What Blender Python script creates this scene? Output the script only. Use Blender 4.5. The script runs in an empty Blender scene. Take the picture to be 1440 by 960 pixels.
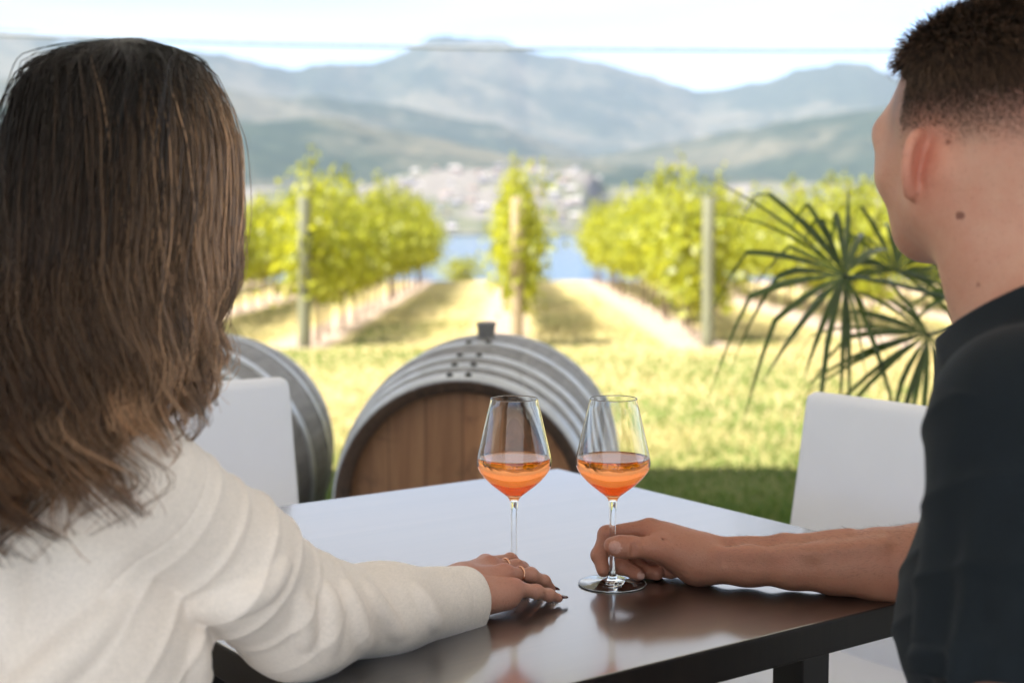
import bpy, bmesh, math, random
import numpy as np
from mathutils import Vector, Matrix, noise as mnoise
rng = np.random.default_rng(7)
random.seed(7)
sc = bpy.context.scene
COL = sc.collection
V = lambda *a: np.array(a, dtype=np.float64)
def nrm(v):
    v = np.asarray(v, float)
    return v / np.linalg.norm(v)

# ------------------------------------------------------------------ objects
def link(name, me, mats=(), parent=None, smooth=True):
    o = bpy.data.objects.new(name, me)
    COL.objects.link(o)
    for m in (mats if isinstance(mats, (list, tuple)) else [mats]):
        me.materials.append(m)
    if parent: o.parent = parent
    if smooth and len(me.polygons):
        me.polygons.foreach_set('use_smooth', np.ones(len(me.polygons), dtype=bool))
        if 'flat_box' in me: me.polygons.foreach_set('use_smooth', np.zeros(len(me.polygons), dtype=bool))
    return o
def empty(name, label, cat, loc=(0, 0, 0), rz=0.0, group=None):
    o = bpy.data.objects.new(name, None); COL.objects.link(o)
    o.location = loc; o.rotation_euler = (0, 0, rz); o.empty_display_size = .05
    return tag(o, label, cat, group)
def tag(o, label=None, cat=None, group=None, kind=None):
    if label: o['label'] = label
    if cat: o['category'] = cat
    if group: o['group'] = group
    if kind: o['kind'] = kind
    return o
def mesh_np(name, v, f):
    """v (n,3); f (m,k) int array of equal size faces"""
    me = bpy.data.meshes.new(name)
    v = np.asarray(v, np.float32); f = np.asarray(f, np.int32)
    k = f.shape[1]
    me.vertices.add(len(v)); me.vertices.foreach_set('co', v.ravel())
    me.loops.add(f.size); me.loops.foreach_set('vertex_index', f.ravel())
    me.polygons.add(len(f))
    me.polygons.foreach_set('loop_start', np.arange(0, f.size, k, dtype=np.int32))
    me.polygons.foreach_set('loop_total', np.full(len(f), k, dtype=np.int32))
    me.update(calc_edges=True)
    return me
def set_col(me, cols, name='tone'):
    a = me.color_attributes.new(name, 'FLOAT_COLOR', 'POINT')
    c = np.ones((len(me.vertices), 4), np.float32); c[:, :3] = cols
    a.data.foreach_set('color', c.ravel())
def bm_mesh(name, bm):
    me = bpy.data.meshes.new(name); me['flat_box'] = 1; bm.normal_update(); bm.to_mesh(me); bm.free(); return me
def bm_box(bm, c, s, M=None, bev=0.0, seg=2, taper=None):
    r = bmesh.ops.create_cube(bm, size=1.0)
    vs = r['verts']
    for v in vs:
        k = 1.0
        if taper and v.co.z > 0: k = taper
        v.co = Vector((v.co.x * s[0] * k, v.co.y * s[1] * k, v.co.z * s[2]))
    if bev:
        es = list({e for v in vs for e in v.link_edges})
        rb = bmesh.ops.bevel(bm, geom=es, offset=bev, segments=seg, affect='EDGES', profile=.5)
        vs = list({v for f in rb['faces'] for v in f.verts} | {v for v in vs if v.is_valid})
    for v in vs:
        p = Vector(c) + v.co
        v.co = (M @ p) if M is not None else p
    return vs
def lathe_np(prof, n=64, closed_top=False, closed_bot=False):
    """prof list of (r,z); revolve round z -> verts, quads (r==0 rows collapse to a fan)"""
    prof = np.array(prof, float); m = len(prof)
    a = np.linspace(0, 2*np.pi, n, endpoint=False)
    v = np.stack([prof[:, None, 0]*np.cos(a), prof[:, None, 0]*np.sin(a), np.repeat(prof[:, None, 1], n, 1)], -1).reshape(-1, 3)
    i = np.arange(m-1)[:, None]*n; j = np.arange(n)[None]; j2 = (j+1) % n
    f = np.stack([i+j, i+j2, i+n+j2, i+n+j], -1).reshape(-1, 4)
    return v, f
def lathe_obj(name, prof, mats, parent=None, n=64, M=None):
    v, f = lathe_np(prof, n)
    me = mesh_np(name, v, f)
    bm = bmesh.new(); bm.from_mesh(me)
    bmesh.ops.remove_doubles(bm, verts=bm.verts, dist=1e-6)
    bmesh.ops.dissolve_degenerate(bm, edges=bm.edges, dist=1e-7)
    if M is not None: bmesh.ops.transform(bm, matrix=M, verts=bm.verts)
    bm.to_mesh(me); bm.free()
    return link(name, me, mats, parent)
def tubes_np(paths, rad, sides=3):
    """paths (N,K,3), rad (N,K) -> one mesh of N tubes"""
    N, K, _ = paths.shape
    T = np.gradient(paths, axis=1); T /= np.linalg.norm(T, axis=2, keepdims=True) + 1e-12
    up = np.zeros_like(T); up[..., 2] = 1
    alt = np.abs(T[..., 2]) > .9
    up[alt] = (1, 0, 0)
    # constant reference per tube to avoid twists
    ref = up.mean(1, keepdims=True) + np.array([.31, .17, .05]); ref = np.repeat(ref, K, 1)
    A = np.cross(T, ref); A /= np.linalg.norm(A, axis=2, keepdims=True) + 1e-12
    B = np.cross(T, A)
    ang = np.linspace(0, 2*np.pi, sides, endpoint=False)
    v = paths[:, :, None, :] + rad[:, :, None, None]*(A[:, :, None, :]*np.cos(ang)[:, None] + B[:, :, None, :]*np.sin(ang)[:, None])
    base = (np.arange(N)[:, None, None]*K + np.arange(K-1)[None, :, None])*sides
    s = np.arange(sides)[None, None]; s2 = (s+1) % sides
    f = np.stack([base+s, base+s2, base+sides+s2, base+sides+s], -1).reshape(-1, 4)
    return v.reshape(-1, 3), f
def basis(fwd, up=(0, 0, 1)):
    f = nrm(fwd); l = nrm(np.cross(up, f)); u = np.cross(f, l)
    return f, l, u

# ------------------------------------------------------------------ materials
def newmat(name):
    m = bpy.data.materials.new(name); m.use_nodes = True
    nt = m.node_tree; p = nt.nodes['Principled BSDF']
    return m, nt, p
def N(nt, t, **kw):
    n = nt.nodes.new(t)
    for k, v in kw.items():
        if k.startswith('in_'): n.inputs[k[3:].replace('_', ' ')].default_value = v
        else: setattr(n, k, v)
    return n
def ramp(nt, fac, stops):
    r = N(nt, 'ShaderNodeValToRGB')
    el = r.color_ramp.elements
    while len(el) < len(stops): el.new(.5)
    for e, (p, c) in zip(el, stops):
        e.position = p; e.color = (*c, 1) if len(c) == 3 else c
    nt.links.new(fac, r.inputs[0]); return r.outputs[0]
def noise_tex(nt, scale, detail=4, rough=.6, vec=None, dist=0.0, obj=True, mapping=None):
    if vec is None:
        tc = N(nt, 'ShaderNodeTexCoord'); vec = tc.outputs['Object']
    if mapping:
        mp = N(nt, 'ShaderNodeMapping'); mp.inputs['Scale'].default_value = mapping.get('s', (1, 1, 1)); mp.inputs['Rotation'].default_value = mapping.get('r', (0, 0, 0))
        nt.links.new(vec, mp.inputs[0]); vec = mp.outputs[0]
    n = N(nt, 'ShaderNodeTexNoise', in_Scale=scale, in_Detail=detail, in_Roughness=rough, in_Distortion=dist)
    nt.links.new(vec, n.inputs['Vector']); return n.outputs['Fac']
def bump(nt, p, h, strength=.3, dist=.01, chain=None):
    b = N(nt, 'ShaderNodeBump', in_Strength=strength, in_Distance=dist)
    nt.links.new(h, b.inputs['Height'])
    if chain is not None: nt.links.new(chain, b.inputs['Normal'])
    nt.links.new(b.outputs[0], p.inputs['Normal']); return b.outputs[0]
def mixc(nt, fac, a, b, mode='MIX'):
    m = N(nt, 'ShaderNodeMix', data_type='RGBA', blend_type=mode)
    for k, val in ((0, fac), (6, a), (7, b)):
        if hasattr(val, 'is_linked'): nt.links.new(val, m.inputs[k])
        elif k == 0: m.inputs[k].default_value = val
        else: m.inputs[k].default_value = (*val, 1) if len(val) == 3 else val
    return m.outputs[2]
def simple(name, c1, c2=None, rough=.6, scale=20, bumps=0.0, bscale=80, bdist=.002, mapping=None, **pk):
    m, nt, p = newmat(name)
    c2 = c2 or tuple(x*.8 for x in c1)
    f = noise_tex(nt, scale, mapping=mapping)
    nt.links.new(ramp(nt, f, [(.3, c1), (.7, c2)]), p.inputs['Base Color'])
    p.inputs['Roughness'].default_value = rough
    for k, v in pk.items(): p.inputs[k.replace('_', ' ')].default_value = v
    if bumps: bump(nt, p, noise_tex(nt, bscale, mapping=mapping), bumps, bdist)
    return m

# ------------------------------------------------------------------ signed-distance modelling
def rcone(a, b, ra, rb=None):
    a = V(*a); b = V(*b); rb = ra if rb is None else rb
    ba = b-a; L = max(ba@ba, 1e-12)
    def fn(P):
        pa = P-a; h = np.clip(pa@ba/L, 0, 1)
        return np.linalg.norm(pa-h[:, None]*ba, axis=1) - (ra+(rb-ra)*h)
    m = max(ra, rb)
    return fn, np.minimum(a, b)-m, np.maximum(a, b)+m
def ell(c, r, R=None):
    """R rows = local axes"""
    c = V(*c); r = V(*r); R = np.eye(3) if R is None else np.array(R, float)
    mr = r.max()
    def fn(P):
        q = (P-c)@R.T; k0 = np.linalg.norm(q/r, axis=1); k1 = np.linalg.norm(q/(r*r), axis=1)+1e-9
        return k0*(k0-1)/k1
    ext = np.abs(R.T)@r
    return fn, c-ext, c+ext
def econe(a, b, side, wa, ha, wb, hb, disp=None):
    """elliptic limb: width along `side`, height along the other normal"""
    a = V(*a); b = V(*b); ax = b-a; L = np.linalg.norm(ax); ax /= L
    s = V(*side); s = nrm(s-ax*(s@ax)); n = np.cross(ax, s)
    def fn(P):
        q = P-a; t = q@ax; x = q@s; y = q@n
        h = np.clip(t/L, 0, 1); w = wa+(wb-wa)*h; hh = ha+(hb-ha)*h
        mn = np.minimum(w, hh); e = (t-h*L)/mn
        d = (np.sqrt((x/w)**2+(y/hh)**2+e*e)-1)*mn
        if disp is not None: d = d - disp(h, np.arctan2(y/hh, x/w), P)
        return d
    m = max(wa, ha, wb, hb)+.012
    return fn, np.minimum(a, b)-m, np.maximum(a, b)+m
def chain(pts, rads):
    return [rcone(pts[i], pts[i+1], rads[i], rads[i+1]) for i in range(len(pts)-1)]
class G:
    """group of primitives / groups joined by smooth union of width k; subtract list is smoothly cut out; disp displaces"""
    def __init__(self, items, k=.01, cut=(), kc=.004, disp=None):
        self.items = list(items); self.k = k; self.cut = list(cut); self.kc = kc; self.disp = disp
        los, his = zip(*[self._bb(i) for i in self.items])
        self.lo = np.min(los, 0)-k; self.hi = np.max(his, 0)+k
    @staticmethod
    def _bb(i): return (i.lo, i.hi) if isinstance(i, G) else (i[1], i[2])
    def ev(self, P, lo=None, hi=None, pad=0.0):
        d = None
        for it in self.items:
            if lo is not None:
                l, h = self._bb(it)
                if np.any(l-pad-self.k > hi) or np.any(h+pad+self.k < lo): continue
            e = it.ev(P, lo, hi, pad) if isinstance(it, G) else it[0](P)
            if e is None: continue
            if d is None: d = e
            elif self.k > 0:
                hh = np.maximum(self.k-np.abs(d-e), 0)/self.k
                d = np.minimum(d, e)-hh*hh*self.k*.25
            else: d = np.minimum(d, e)
        if d is None: return None
        for it in self.cut:
            e = -(it.ev(P) if isinstance(it, G) else it[0](P))
            hh = np.maximum(self.kc-np.abs(d-e), 0)/self.kc
            d = np.maximum(d, e)+hh*hh*self.kc*.25
        if self.disp is not None: d = d-self.disp(P)
        return d
def sdf_mesh(name, g, vox, n=20):
    lo = g.lo-3*vox; hi = g.hi+3*vox
    nb = np.ceil((hi-lo)/(vox*n)).astype(int)
    bi = np.stack(np.meshgrid(*[np.arange(k) for k in nb], indexing='ij'), -1).reshape(-1, 3)
    size = vox*n; cen = lo+(bi+.5)*size
    d0 = np.concatenate([g.ev(c) for c in np.array_split(cen, max(1, len(cen)//40000))])
    act = bi[np.abs(d0) < size*.9*1.6+.012]
    gi = np.stack(np.meshgrid(*[np.arange(n+1)]*3, indexing='ij'), -1).reshape(-1, 3)
    co = np.array([[i, j, k] for i in (0, 1) for j in (0, 1) for k in (0, 1)])
    edges = [(a, b) for a in range(8) for b in range(a+1, 8) if np.abs(co[a]-co[b]).sum() == 1]
    dims = nb*n+2
    key = lambda q: (q[:, 0].astype(np.int64)*dims[1]+q[:, 1])*dims[2]+q[:, 2]
    K = []; PV = []; Q = []
    for b in act:
        o = b*n; P = lo+(gi+o)*vox
        d = g.ev(P, P[0], P[-1], .03)
        if d is None or d.min() > 0 or d.max() < 0: continue
        D = d.reshape(n+1, n+1, n+1)
        c8 = np.stack([D[i:n+i, j:n+j, k:n+k] for i, j, k in co], -1)
        neg = c8 < 0; cnt = neg.sum(-1); m = (cnt > 0) & (cnt < 8)
        idx = np.argwhere(m)
        if len(idx):
            c = c8[m]; acc = np.zeros((len(idx), 3)); num = np.zeros(len(idx))
            for a, e in edges:
                x = (c[:, a] < 0) != (c[:, e] < 0)
                t = c[x, a]/(c[x, a]-c[x, e])
                acc[x] += co[a]+t[:, None]*(co[e]-co[a]); num[x] += 1
            PV.append(lo+(idx+o+acc/num[:, None])*vox); K.append(key(idx+o))
        for ax in range(3):
            sl = [slice(0, n)]*3; s1 = list(sl); s1[ax] = slice(1, n+1)
            A = D[tuple(sl)]; B = D[tuple(s1)]
            x = np.argwhere((A < 0) != (B < 0))
            if not len(x): continue
            flip = A[tuple(x.T)] < 0
            g0 = x+o; u = np.zeros(3, int); v = np.zeros(3, int); u[(ax+1) % 3] = 1; v[(ax+2) % 3] = 1
            q = np.stack([key(g0-u-v), key(g0-v), key(g0), key(g0-u)], -1)
            q[~flip] = q[~flip][:, ::-1]
            Q.append(q)
    K = np.concatenate(K); PV = np.concatenate(PV); Q = np.concatenate(Q)
    s = np.argsort(K); K = K[s]; PV = PV[s]
    pos = np.clip(np.searchsorted(K, Q), 0, len(K)-1)
    ok = (K[pos] == Q).all(1)
    return mesh_np(name, PV, pos[ok])
def co_np(me):
    v = np.empty(len(me.vertices)*3, np.float32); me.vertices.foreach_get('co', v); return v.reshape(-1, 3).astype(float)
def no_np(me):
    v = np.empty(len(me.vertices)*3, np.float32); me.vertex_normals.foreach_get('vector', v); return v.reshape(-1, 3).astype(float)
def wob(P, s, seed=0):
    """cheap smooth 3D noise in about -1..1"""
    r = np.random.default_rng(seed); d = np.zeros(len(P))
    for i in range(6):
        w = r.normal(size=3); w = w/np.linalg.norm(w)*s*(.6+.25*i); d += np.sin(P@w+r.uniform(0, 6.3))/(1+.25*i)
    return d/3.2
def sstep(x, a, b):
    t = np.clip((x-a)/(b-a), 0, 1); return t*t*(3-2*t)
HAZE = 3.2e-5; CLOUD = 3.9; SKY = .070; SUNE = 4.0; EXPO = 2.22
# ================================================================== PEOPLE
def skin_mat(name):
    m, nt, p = newmat(name)
    at = N(nt, 'ShaderNodeAttribute', attribute_name='tone')
    f = noise_tex(nt, 60, 5, .65)
    c = mixc(nt, ramp(nt, f, [(.35, (0, 0, 0)), (.75, (.42, .42, .42))]), at.outputs['Color'], (.44, .16, .10))
    c = mixc(nt, ramp(nt, noise_tex(nt, 340, 3, .7), [(.56, (0, 0, 0)), (.72, (.35, .35, .35))]), c, (.20, .085, .05))
    f2 = noise_tex(nt, 9, 3)
    c = mixc(nt, ramp(nt, f2, [(.4, (0, 0, 0)), (.7, (.35, .35, .35))]), c, (.47, .17, .11))
    nt.links.new(c, p.inputs['Base Color'])
    p.inputs['Roughness'].default_value = .48
    p.inputs['Subsurface Weight'].default_value = .12
    p.inputs['Subsurface Radius'].default_value = (.6, .2, .1)
    p.inputs['Subsurface Scale'].default_value = .012
    p.inputs['Specular IOR Level'].default_value = .4
    b = bump(nt, p, noise_tex(nt, 520, 3), .35, .0012)
    bump(nt, p, noise_tex(nt, 160, 5, .7, dist=.6), .25, .0022, chain=b)
    return m
def cloth_mat(name, c1, c2, rough, weave, sheen=.3, **pk):
    m, nt, p = newmat(name)
    f = noise_tex(nt, 14, 4)
    wv = mixc(nt, 1.0, ramp(nt, noise_tex(nt, weave*.55, 2, mapping={'s': (1, 1, .22)}), [(.3, (.91, .91, .91)), (.7, (1.04, 1.04, 1.04))]), ramp(nt, noise_tex(nt, weave*.55, 2, mapping={'s': (.25, .25, 1)}), [(.3, (.92, .92, .92)), (.7, (1.04, 1.04, 1.04))]), 'MULTIPLY')
    nt.links.new(mixc(nt, 1.0, ramp(nt, f, [(.3, c1), (.7, c2)]), wv, 'MULTIPLY'), p.inputs['Base Color'])
    p.inputs['Roughness'].default_value = rough
    p.inputs['Sheen Weight'].default_value = sheen
    p.inputs['Sheen Roughness'].default_value = .5
    for k, v in pk.items(): p.inputs[k.replace('_', ' ')].default_value = v
    b = bump(nt, p, noise_tex(nt, weave, 2, mapping={'s': (1, 1, .35)}), .15, .0006)
    bump(nt, p, noise_tex(nt, 26, 3, .5), .10, .006, chain=b)
    return m
M_skin_m = skin_mat('tanned_skin'); M_skin_w = skin_mat('fair_skin')
M_shirt = cloth_mat('navy_jersey', (.0045, .0075, .0105), (.0075, .0115, .0155), .8, 1200, .03, Specular_IOR_Level=.18)
M_blazer = cloth_mat('cream_linen', (.86, .765, .68), (.90, .81, .73), .8, 1600, .2)
M_trouser_m = cloth_mat('dark_denim', (.02, .025, .04), (.03, .036, .055), .85, 700, .1)
M_trouser_w = cloth_mat('beige_twill', (.55, .48, .40), (.60, .53, .45), .85, 700, .2)
M_shoe = simple('brown_leather', (.07, .035, .02), rough=.4)
M_gold = simple('rose_gold', (.75, .42, .28), (.72, .40, .26), rough=.2, Metallic=1.0)
M_nail = simple('plum_polish', (.10, .022, .028), (.085, .02, .025), rough=.12, Coat_Weight=.8)
def hair_mat(name, rough=.42):
    m, nt, p = newmat(name)
    at = N(nt, 'ShaderNodeAttribute', attribute_name='tone')
    nt.links.new(at.outputs['Color'], p.inputs['Base Color'])
    p.inputs['Roughness'].default_value = rough
    p.inputs['Specular IOR Level'].default_value = .5
    tr = N(nt, 'ShaderNodeBsdfTranslucent'); nt.links.new(at.outputs['Color'], tr.inputs[0])
    mx = N(nt, 'ShaderNodeMixShader', in_Fac=.10)
    nt.links.new(p.outputs[0], mx.inputs[1]); nt.links.new(tr.outputs[0], mx.inputs[2])
    nt.links.new(mx.outputs[0], nt.nodes['Material Output'].inputs[0])
    return m
M_hair_w = hair_mat('long_hair', .36); M_hair_m = hair_mat('short_hair', .5)

def head_sdf(H, f, l, u, s=1.0, jaw=1.0, ears=(True, True)):
    L = lambda a, b, c: H+s*(f*a+l*b+u*c)
    R = np.array([f, l, u])
    it = [ell(L(-.008, 0, .028), s*V(.098, .077, .088), R),
          ell(L(.020, 0, .000), s*V(.072, .069, .085), R),
          ell(L(.040, 0, -.052), s*V(.052, .056*jaw, .052), R),
          ell(L(.064, 0, -.080), s*V(.026, .028*jaw, .020), R),
          ell(L(-.050, 0, -.020), s*V(.045, .060, .06), R)]
    for q in (-1, 1):
        it += [ell(L(.062, q*.046, -.028), s*V(.022, .021, .018), R),            # cheekbones
               ell(L(.083, q*.030, .012), s*V(.017, .028, .011), R),             # brow
               rcone(L(.005, q*.060*jaw, -.056), L(.058, q*.028*jaw, -.083), .013*s, .014*s)]  # jaw line
    face = G(it, .035*s)
    nose = G([rcone(L(.090, 0, .002), L(.110, 0, -.034), .0075*s, .0115*s), ell(L(.098, .011, -.038), s*V(.010, .008, .007), R), ell(L(.098, -.011, -.038), s*V(.010, .008, .007), R)], .008*s)
    lips = G([ell(L(.090, 0, -.058), s*V(.008, .022, .005), R), ell(L(.087, 0, -.067), s*V(.009, .019, .006), R)], .002)
    eyes = G([ell(L(.080, q*.031, -.008), s*V(.012, .014, .011), R) for q in (-1, 1)], 0)
    sock = [ell(L(.097, q*.031, -.006), s*V(.012, .018, .010), R) for q in (-1, 1)]
    parts = [G([face], .01, cut=sock, kc=.012), nose, lips, eyes]
    for q, on in zip((1, -1), ears):
        if not on: continue
        # ear plate leans outward; its plane spanned by e1 (back/out) and u
        e1 = nrm(-f*.40+l*q*.92); e2 = nrm(u*.97-f*.18); e3 = np.cross(e1, e2)
        c = L(-.006, q*.0915, -.020)
        E = lambda a, b, d=0: c+s*(e1*a+e2*b*.86+e3*d*q)
        plate = ell(E(0, .002), s*V(.0165, .029, .0042), np.array([e1, e2, e3]))
        rim = [E(-.014, .004), E(-.010, .022), E(.002, .0305), E(.0135, .0245), E(.0175, .010), E(.0150, -.006), E(.0085, -.019), E(.000, -.0275)]
        rim = np.array(rim); q7 = np.linspace(0, 7, 40); rim = np.stack([np.interp(q7, np.arange(8), np.convolve(np.pad(rim[:, i_], 1, 'edge'), [.12, .76, .12], 'valid')) for i_ in range(3)], -1)
        for _ in range(4): rim[1:-1] = .5*rim[1:-1]+.25*(rim[:-2]+rim[2:])
        rc = [G(chain(rim, list(np.interp(q7, np.arange(8), [.0030*s, .0034*s, .0038*s, .0040*s, .0040*s, .0038*s, .0042*s, .0056*s]))), 0)]
        lobe = ell(E(-.003, -.0275), s*V(.0075, .0085, .0042), np.array([e1, e2, e3]))
        root = rcone(E(-.012, .018), E(-.011, -.022), .0065*s, .0065*s)
        parts.append(G([plate, lobe, root]+rc, .006*s, cut=[ell(E(.000, .002, .0062), s*V(.010, .019, .0055), np.array([e1, e2, e3]))], kc=.003))
    return parts, L
def finger(pts, rads, k=.004):
    return G(chain(pts, rads)+[ell(pts[i], (rads[i]*1.07,)*3) for i in range(1, len(pts)-1)], k)
def relaxed_hand(wr, d, up, s=1.0, side=1):
    """hand lying open from wrist wr along d, back of hand to up; side=+1 thumb on the left of d"""
    d = nrm(d); up = nrm(up-d*np.dot(up, d)); t = np.cross(up, d)*side
    A = lambda a, b, c: V(*wr)+s*(d*a+t*b+up*c)
    pal = G([rcone(A(0, 0, 0), A(.05, .005, .002), .021*s, .02*s), rcone(A(.02, .012, 0), A(.088, .028, .004), .016*s, .012*s),
             rcone(A(.02, -.012, 0), A(.078, -.026, 0), .015*s, .011*s), rcone(A(.05, 0, 0), A(.088, .004, .004), .016*s, .012*s)], .02*s)
    fs = []
    for b, L_, x in ((.029, .070, .088), (.010, .078, .091), (-.009, .072, .087), (-.026, .056, .078)):
        p = [A(x, b, .003), A(x+L_*.45, b*1.15, .004), A(x+L_*.75, b*1.2, -.008), A(x+L_*.93, b*1.2, -.02)]
        fs.append(finger(p, [.0095*s, .0086*s, .0078*s, .0066*s]))
    fs.append(finger([A(.02, .022, -.004), A(.05, .048, -.008), A(.075, .056, -.012), A(.094, .056, -.018)], [.014*s, .0115*s, .0105*s, .0085*s]))
    return G([pal]+fs, .006)

def crease(P, d, k, seed, amp, w=8):
    # sharp-topped cloth creases running across direction d, broken up irregularly
    n = np.sin(P@V(*d)*k+2.6*wob(P, w, seed)); return amp*(1-np.abs(n))**2.2*sstep(wob(P, 13, seed+50), -.25, .5)
# ------------------------------------------------------------------ the man
man = empty('person', 'man in a navy t-shirt with short faded hair holding a wine glass stem', 'person', (.58, 1.13, 0))
mf = nrm(V(-.42, .905, 0)); ml = nrm(np.cross((0, 0, 1), mf)); mu = V(0, 0, 1)
HM = V(.430, 1.318, 1.254)
hp, ML = head_sdf(HM, mf, ml, mu, 1.0, 1.03)
Lsh, Rsh, NB = V(.398, 1.115, 1.025), V(.575, 1.385, 1.035), V(.475, 1.245, 1.060)
Lel, Lwr = V(.376, 1.035, .745), V(.45, 1.20, .635)
Rel, Rwr = V(.515, 1.612, .797), V(.232, 1.688, .783)
HIP = V(.635, 1.12, .53)
shd = nrm(Lsh-Rsh)
neck = G([rcone(NB-(0, 0, .02), ML(-.035, 0, -.03), .064, .060), rcone(NB, ML(-.005, .01, -.05), .05, .048),
          rcone(ML(-.030, .066, -.03), NB+V(-.045, .045, 0), .018, .014),
          rcone(NB+V(0, 0, .015), Lsh*.75+NB*.25+V(0, 0, .02), .056, .045), rcone(NB+V(0, 0, .015), Rsh*.75+NB*.25+V(0, 0, .02), .056, .045)], .045)
torso = G([econe(HIP+V(0, 0, .0), NB-(0, 0, .20), shd, .115, .085, .12, .085), econe(NB-(0, 0, .20), NB-(0, 0, .05), shd, .12, .085, .11, .065)], .05)
# right forearm and hand: half-turned, little-finger edge on the table, stem held between thumb and fingers
fa = nrm(Rwr-Rel)
FA = lambda t, dz=0, dy=0: Rel+(Rwr-Rel)*t+V(0, dy, dz)
prof = [(0, .041, .041), (.18, .043, .042), (.34, .0385, .039), (.50, .032, .034), (.66, .0262, .030), (.84, .0222, .0275), (1.03, .0225, .0285)]
farm = G([econe(FA(p0[0], -.002-.006*p0[0]), FA(p1[0], -.002-.006*p1[0]), (0, 0, 1), p0[1], p0[2], p1[1], p1[2]) for p0, p1 in zip(prof, prof[1:])]
         + chain([FA(.35, .026, -.030), FA(.6, .016, -.026), FA(.85, .012, -.022), FA(1.0, .013, -.020)], [.004, .004, .0035, .003])
         + chain([FA(.45, .029, .005), FA(.7, .020, .008), FA(1.0, .020, .006)], [.004, .004, .0035]), .016)
rup = G([rcone(Rsh, Rsh*.5+Rel*.5, .056, .048), rcone(Rsh*.5+Rel*.5, Rel, .048, .043)], .02)
hw = Rwr
palm = G([rcone(V(.228, 1.69, .783), V(.185, 1.712, .792), .024, .023), rcone(V(.215, 1.685, .792), V(.165, 1.708, .812), .018, .0135),
          rcone(V(.215, 1.70, .785), V(.176, 1.730, .797), .018, .0135), rcone(V(.215, 1.705, .776), V(.187, 1.742, .780), .017, .013),
          rcone(V(.218, 1.70, .772), V(.198, 1.740, .768), .016, .012),
          rcone(V(.215, 1.685, .782), V(.172, 1.679, .797), .019, .0150)], .02)
tipm = dict()
mfing = [finger([V(.162, 1.707, .814), V(.114, 1.7165, .8045), V(.1045, 1.711, .781), V(.1085, 1.699, .7655)], [.0115, .0102, .0092, .0080]),
         finger([V(.172, 1.730, .798), V(.127, 1.7315, .782), V(.131, 1.714, .767), V(.150, 1.700, .7605)], [.0115, .0105, .0094, .0082]),
         finger([V(.184, 1.743, .782), V(.146, 1.742, .769), V(.154, 1.722, .7600), V(.173, 1.706, .7595)], [.011, .010, .0092, .0080]),
         finger([V(.196, 1.742, .770), V(.168, 1.744, .762), V(.176, 1.726, .7590), V(.190, 1.712, .7590)], [.0095, .0088, .0080, .0072])]
thumb = finger([V(.176, 1.679, .797), V(.139, 1.674, .7995), V(.127, 1.6745, .8000), V(.1175, 1.6775, .8005)], [.0140, .0122, .0120, .0102])
# creases over the knuckles of thumb, and the nail beds
cuts = [rcone(V(.1395, 1.6615, .806), V(.1395, 1.6612, .793), .0016), rcone(V(.1435, 1.6615, .806), V(.1432, 1.6612, .793), .0014),
        rcone(V(.180, 1.668, .8085), V(.160, 1.6845, .8095), .0013)]
nailm = [ell(V(.1195, 1.6652, .8015), (.0072, .0026, .0062)), ell(V(.153, 1.692, .7605), (.0055, .0022, .0048))]
hand_m = G([palm]+mfing+[thumb], .0065, cut=cuts, kc=.003)
hand_m = G([hand_m]+nailm, .0012)
larm = G([rcone(Lsh, Lsh*.5+Lel*.5, .060, .054), rcone(Lsh*.5+Lel*.5, Lel, .054, .043), rcone(Lel, Lel*.4+Lwr*.6, .046, .036), rcone(Lel*.4+Lwr*.6, Lwr, .036, .026)], .03)
lhand = relaxed_hand(Lwr, (.0, .93, -.30), (.3, 0, .95), 1.05, -1)
head_neck = G([G(hp[:1]+[neck], .03)]+hp[1:], .006)
arm_r = G([G([farm, rup], .03), hand_m], .012)
manb = G([head_neck, G([torso, larm, G([arm_r], 0)], .03), lhand], .012)
me = sdf_mesh('man_body', manb, .0016)
P = co_np(me); Nn = no_np(me)
bm = (P-HM)@mf, (P-HM)@ml, (P-HM)@mu
tone = np.tile(V(.50, .275, .19), (len(P), 1))
def paint(mask, col):
    global tone
    mask = np.clip(mask, 0, 1)[:, None]; tone = tone*(1-mask)+V(*col)*mask
tanned = sstep(np.abs((P-Rel)@fa-.15), .50, .30)*(P[:, 2] < .9)
paint(tanned*.9, (.43, .20, .125))
paint(.65*np.exp(-((P-Rwr-V(-.07, 0, 0))**2).sum(1)/.055**2)*(P[:, 2] < .87), (.46, .19, .125))
headz = P[:, 2]-HM[2]
hairline = .040+.012*sstep(bm[0], .02, -.08)+.004*wob(P, 60, 3)
stub = sstep(headz, -.055, .035)*sstep(bm[0], .072, .045)*1
grain = .75+.25*wob(P, 900, 5)
paint((stub*.30+.62*sstep(headz, -.02, .045)*(stub > 0)*sstep(bm[0], .07, .045))*(.6+.4*grain)*(np.abs(bm[1]) < .084), (.085, .06, .05))
beard = sstep(bm[0], .0, .04)*sstep(headz, -.03, -.06)*(headz > -.13)*.30*grain
paint(beard, (.20, .12, .09))
earm = np.exp(-((P-ML(-.012, .088, -.02))/V(.026, .026, .036))**2 @ np.ones(3)*1.0)*sstep(bm[1], .074, .082)
paint(earm*.85, (.66, .24, .17))
paint(np.exp(-((P-ML(-.028, .070, -.045))**2).sum(1)/.022**2)*.5, (.50, .20, .14))
for c, r in ((V(.383, 1.25, 1.189), .0030), (V(.368, 1.24, 1.251), .0020), (V(.40, 1.25, 1.13), .0014)):
    # project the mole onto the nearest visible skin along the sight line
    d = nrm(c-V(0, 0, 1.2)); w = P-V(0, 0, 1.2); t = w@d; perp = np.linalg.norm(w-t[:, None]*d, axis=1)
    near = t < t[perp < .006].min()+.03 if (perp < .006).any() else np.zeros(len(P), bool)
    paint((perp < r*1.25)*near*.9, (.10, .035, .025))
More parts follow.
